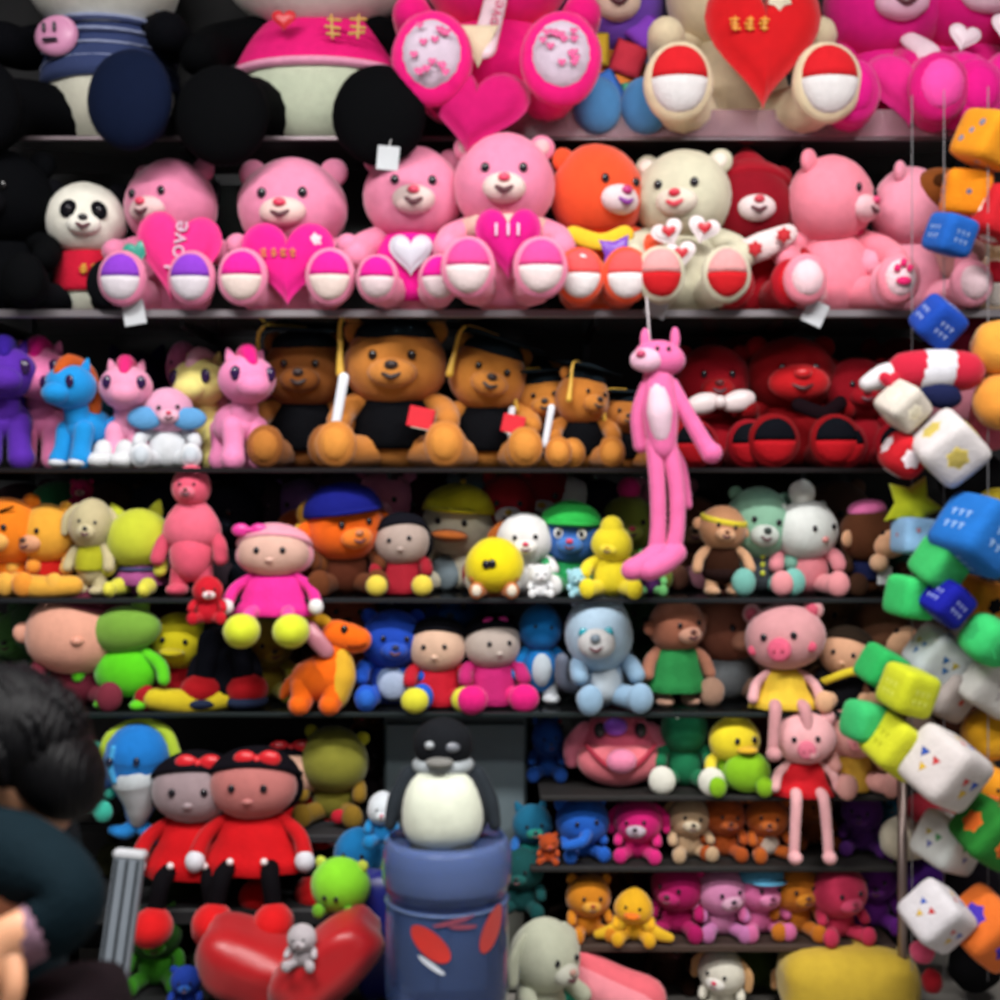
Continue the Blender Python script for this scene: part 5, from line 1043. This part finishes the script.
hd = padd('head', join(blob((0, 0, 0), (.076, .092, .108), taper=.06, lump=.01, seg=(32, 22)), blob((0, -.03, -.065), (.05, .055, .045), lump=0), limb([(0, -.088, .012, .008), (0, -.104, -.016, .013), (0, -.098, -.024, .014)]), blob((-.078, .005, -.005), (.01, .02, .03)), blob((.078, .005, -.005), (.01, .02, .03))), SK, P, fr)
for sx in (-1, 1):
    padd('eye', blob((sx*.03, -.08, .005), (.013, .008, .006), seg=SM), mat('1a1414', 'plastic'), hd, fr)
    padd('eyebrow', limb([(sx*.015, -.088, .026, .003), (sx*.03, -.086, .03, .004), (sx*.046, -.076, .026, .003)], seg=6), mat('0c0a0c', 'hair'), hd, fr)
padd('mouth', limb([(-.022, -.085, -.052, .003), (0, -.09, -.052, .005), (.022, -.085, -.052, .003)], seg=6), mat('8a4a44', 'skin'), hd, fr)
rnd = random.Random(4)
HM = mat('020204', 'hair')
locks = []
for i in range(60):
    a = rnd.uniform(-pi, pi); el = rnd.uniform(.25, 1.35)
    x = sin(a)*cos(el); y = -cos(a)*cos(el); z = sin(el)
    if y < -.75 and z < .5: continue
    p0 = Vector((x*.082, y*.097+.006, z*.115+.004)); d = Vector((x, y, -.6)).normalized()*.05
    q = p0+d*.5; q = Vector((q.x, q.y, q.z)); k = max(1, 1)
    end = Vector((x, y, z-.55)).normalized(); end = Vector((end.x*.09, end.y*.105+.006, end.z*.12))
    mid = ((p0+end)/2).normalized(); mid = Vector((mid.x*.092, mid.y*.107+.006, mid.z*.122))
    locks.append(limb([(*p0, .007), (*mid, .012), (*end, .005)], seg=6, sub=3, flat=.6))
padd('hair', join(blob((0, .012, .016), (.087, .1, .112), cut=(0, pi*.5), seg=(32, 12), lump=.05), blob((0, .035, .012), (.085, .078, .084), seg=(28, 16), lump=.04), blob((0, .052, -.03), (.07, .05, .085), seg=(24, 14), lump=.04), *locks), HM, P, fr)
JM = mat('0c1b22', 'cloth')
jn = [(.06, 0, .55, .145), (.075, 0, .7, .125), (.1, 0, .84, .115), (.12, 0, .905, .07), (.155, -.12, .905, .058), (.235, -.15, .885, .056), (.268, -.165, .855, .055), (.25, -.18, .835, .046), (.225, -.185, .825, .04),
      (.1, .16, .85, .06), (.12, .2, .7, .055), (.03, .2, .68, .045)]
skinbody('jacket', jn, [(0, 1), (1, 2), (2, 3), (2, 4), (4, 5), (5, 6), (6, 7), (7, 8), (2, 9), (9, 10), (10, 11)], JM, P)
skinbody('trousers', [(.1, 0, .54, .14), (.0, -.09, .53, .1), (-.33, -.12, .51, .078), (-.36, -.12, .28, .068), (-.35, -.12, .1, .06), (.0, .09, .53, .1), (-.33, .12, .51, .078), (-.36, .12, .28, .068), (-.35, .12, .1, .06)], [(0, 1), (1, 2), (2, 3), (3, 4), (0, 5), (5, 6), (6, 7), (7, 8)], mat('17141a', 'cloth'), P)
padd('cuff', limb([(.238, -.19, .834, .033), (.222, -.192, .824, .032), (.21, -.194, .815, .03)]), mat('8a6a7c', 'cloth'), P)
HX = Vector((.118, .04, .205))
def hp_(*p): return limb([(a+HX.x, b+HX.y, c+HX.z, r) for a, b, c, r in p], seg=12, flat=.85)
padd('hand', join(hp_((.105, -.242, .628, .027), (.085, -.245, .612, .031), (.07, -.25, .59, .037), (.058, -.25, .572, .036)),
    hp_((.082, -.262, .575, .0105), (.078, -.272, .55, .01), (.082, -.262, .528, .0092), (.086, -.25, .518, .008)),
    hp_((.066, -.268, .568, .011), (.058, -.28, .54, .0105), (.062, -.27, .515, .0095), (.068, -.256, .505, .008)),
    hp_((.05, -.268, .566, .0108), (.038, -.28, .54, .0102), (.042, -.27, .516, .0092), (.048, -.256, .507, .008)),
    hp_((.036, -.262, .568, .0098), (.02, -.27, .548, .009), (.022, -.262, .528, .0082), (.028, -.25, .52, .007)),
    hp_((.1, -.258, .605, .014), (.108, -.272, .58, .012), (.104, -.275, .557, .0098))), SK, P)
T = Toy('shoulder_bag', 'dark brown bag on the lap of the seated person', 'bag', (P.location.x+.245, PY-.13, .595), 1)
T.add('bag_body', rcube((0, 0, .065), (.065, .1, .07), rot=(0, -8, 0), n=4, lump=.05), '1c1418', 'cloth')
T.add('zip', limb([(-.06, -.1, .12, .003), (0, -.104, .112, .003), (.06, -.098, .1, .003)], seg=6), '4a4044', 'metal')
for sx in (-1, 1): padd('shoe', join(blob((-.4, sx*.12, .045), (.13, .05, .045), n=2.6), box((-.4, sx*.12, .01), (.25, .09, .02), bev=.005)), mat('15151a', 'matte'), P)
T = Toy('stool', 'low dark stool under the seated person', 'stool', (-.66, PY, 0), 1)
T.add('seat', lathe([(.01, .37), (.17, .37), (.18, .385), (.17, .4), (.01, .4)]), '201a18', 'matte')
for a in (45, 135, 225, 315): T.add('leg', limb([(.12*cos(R(a)), .12*sin(R(a)), .37, .016), (.16*cos(R(a)), .16*sin(R(a)), .016, .016)]), '201a18', 'matte')
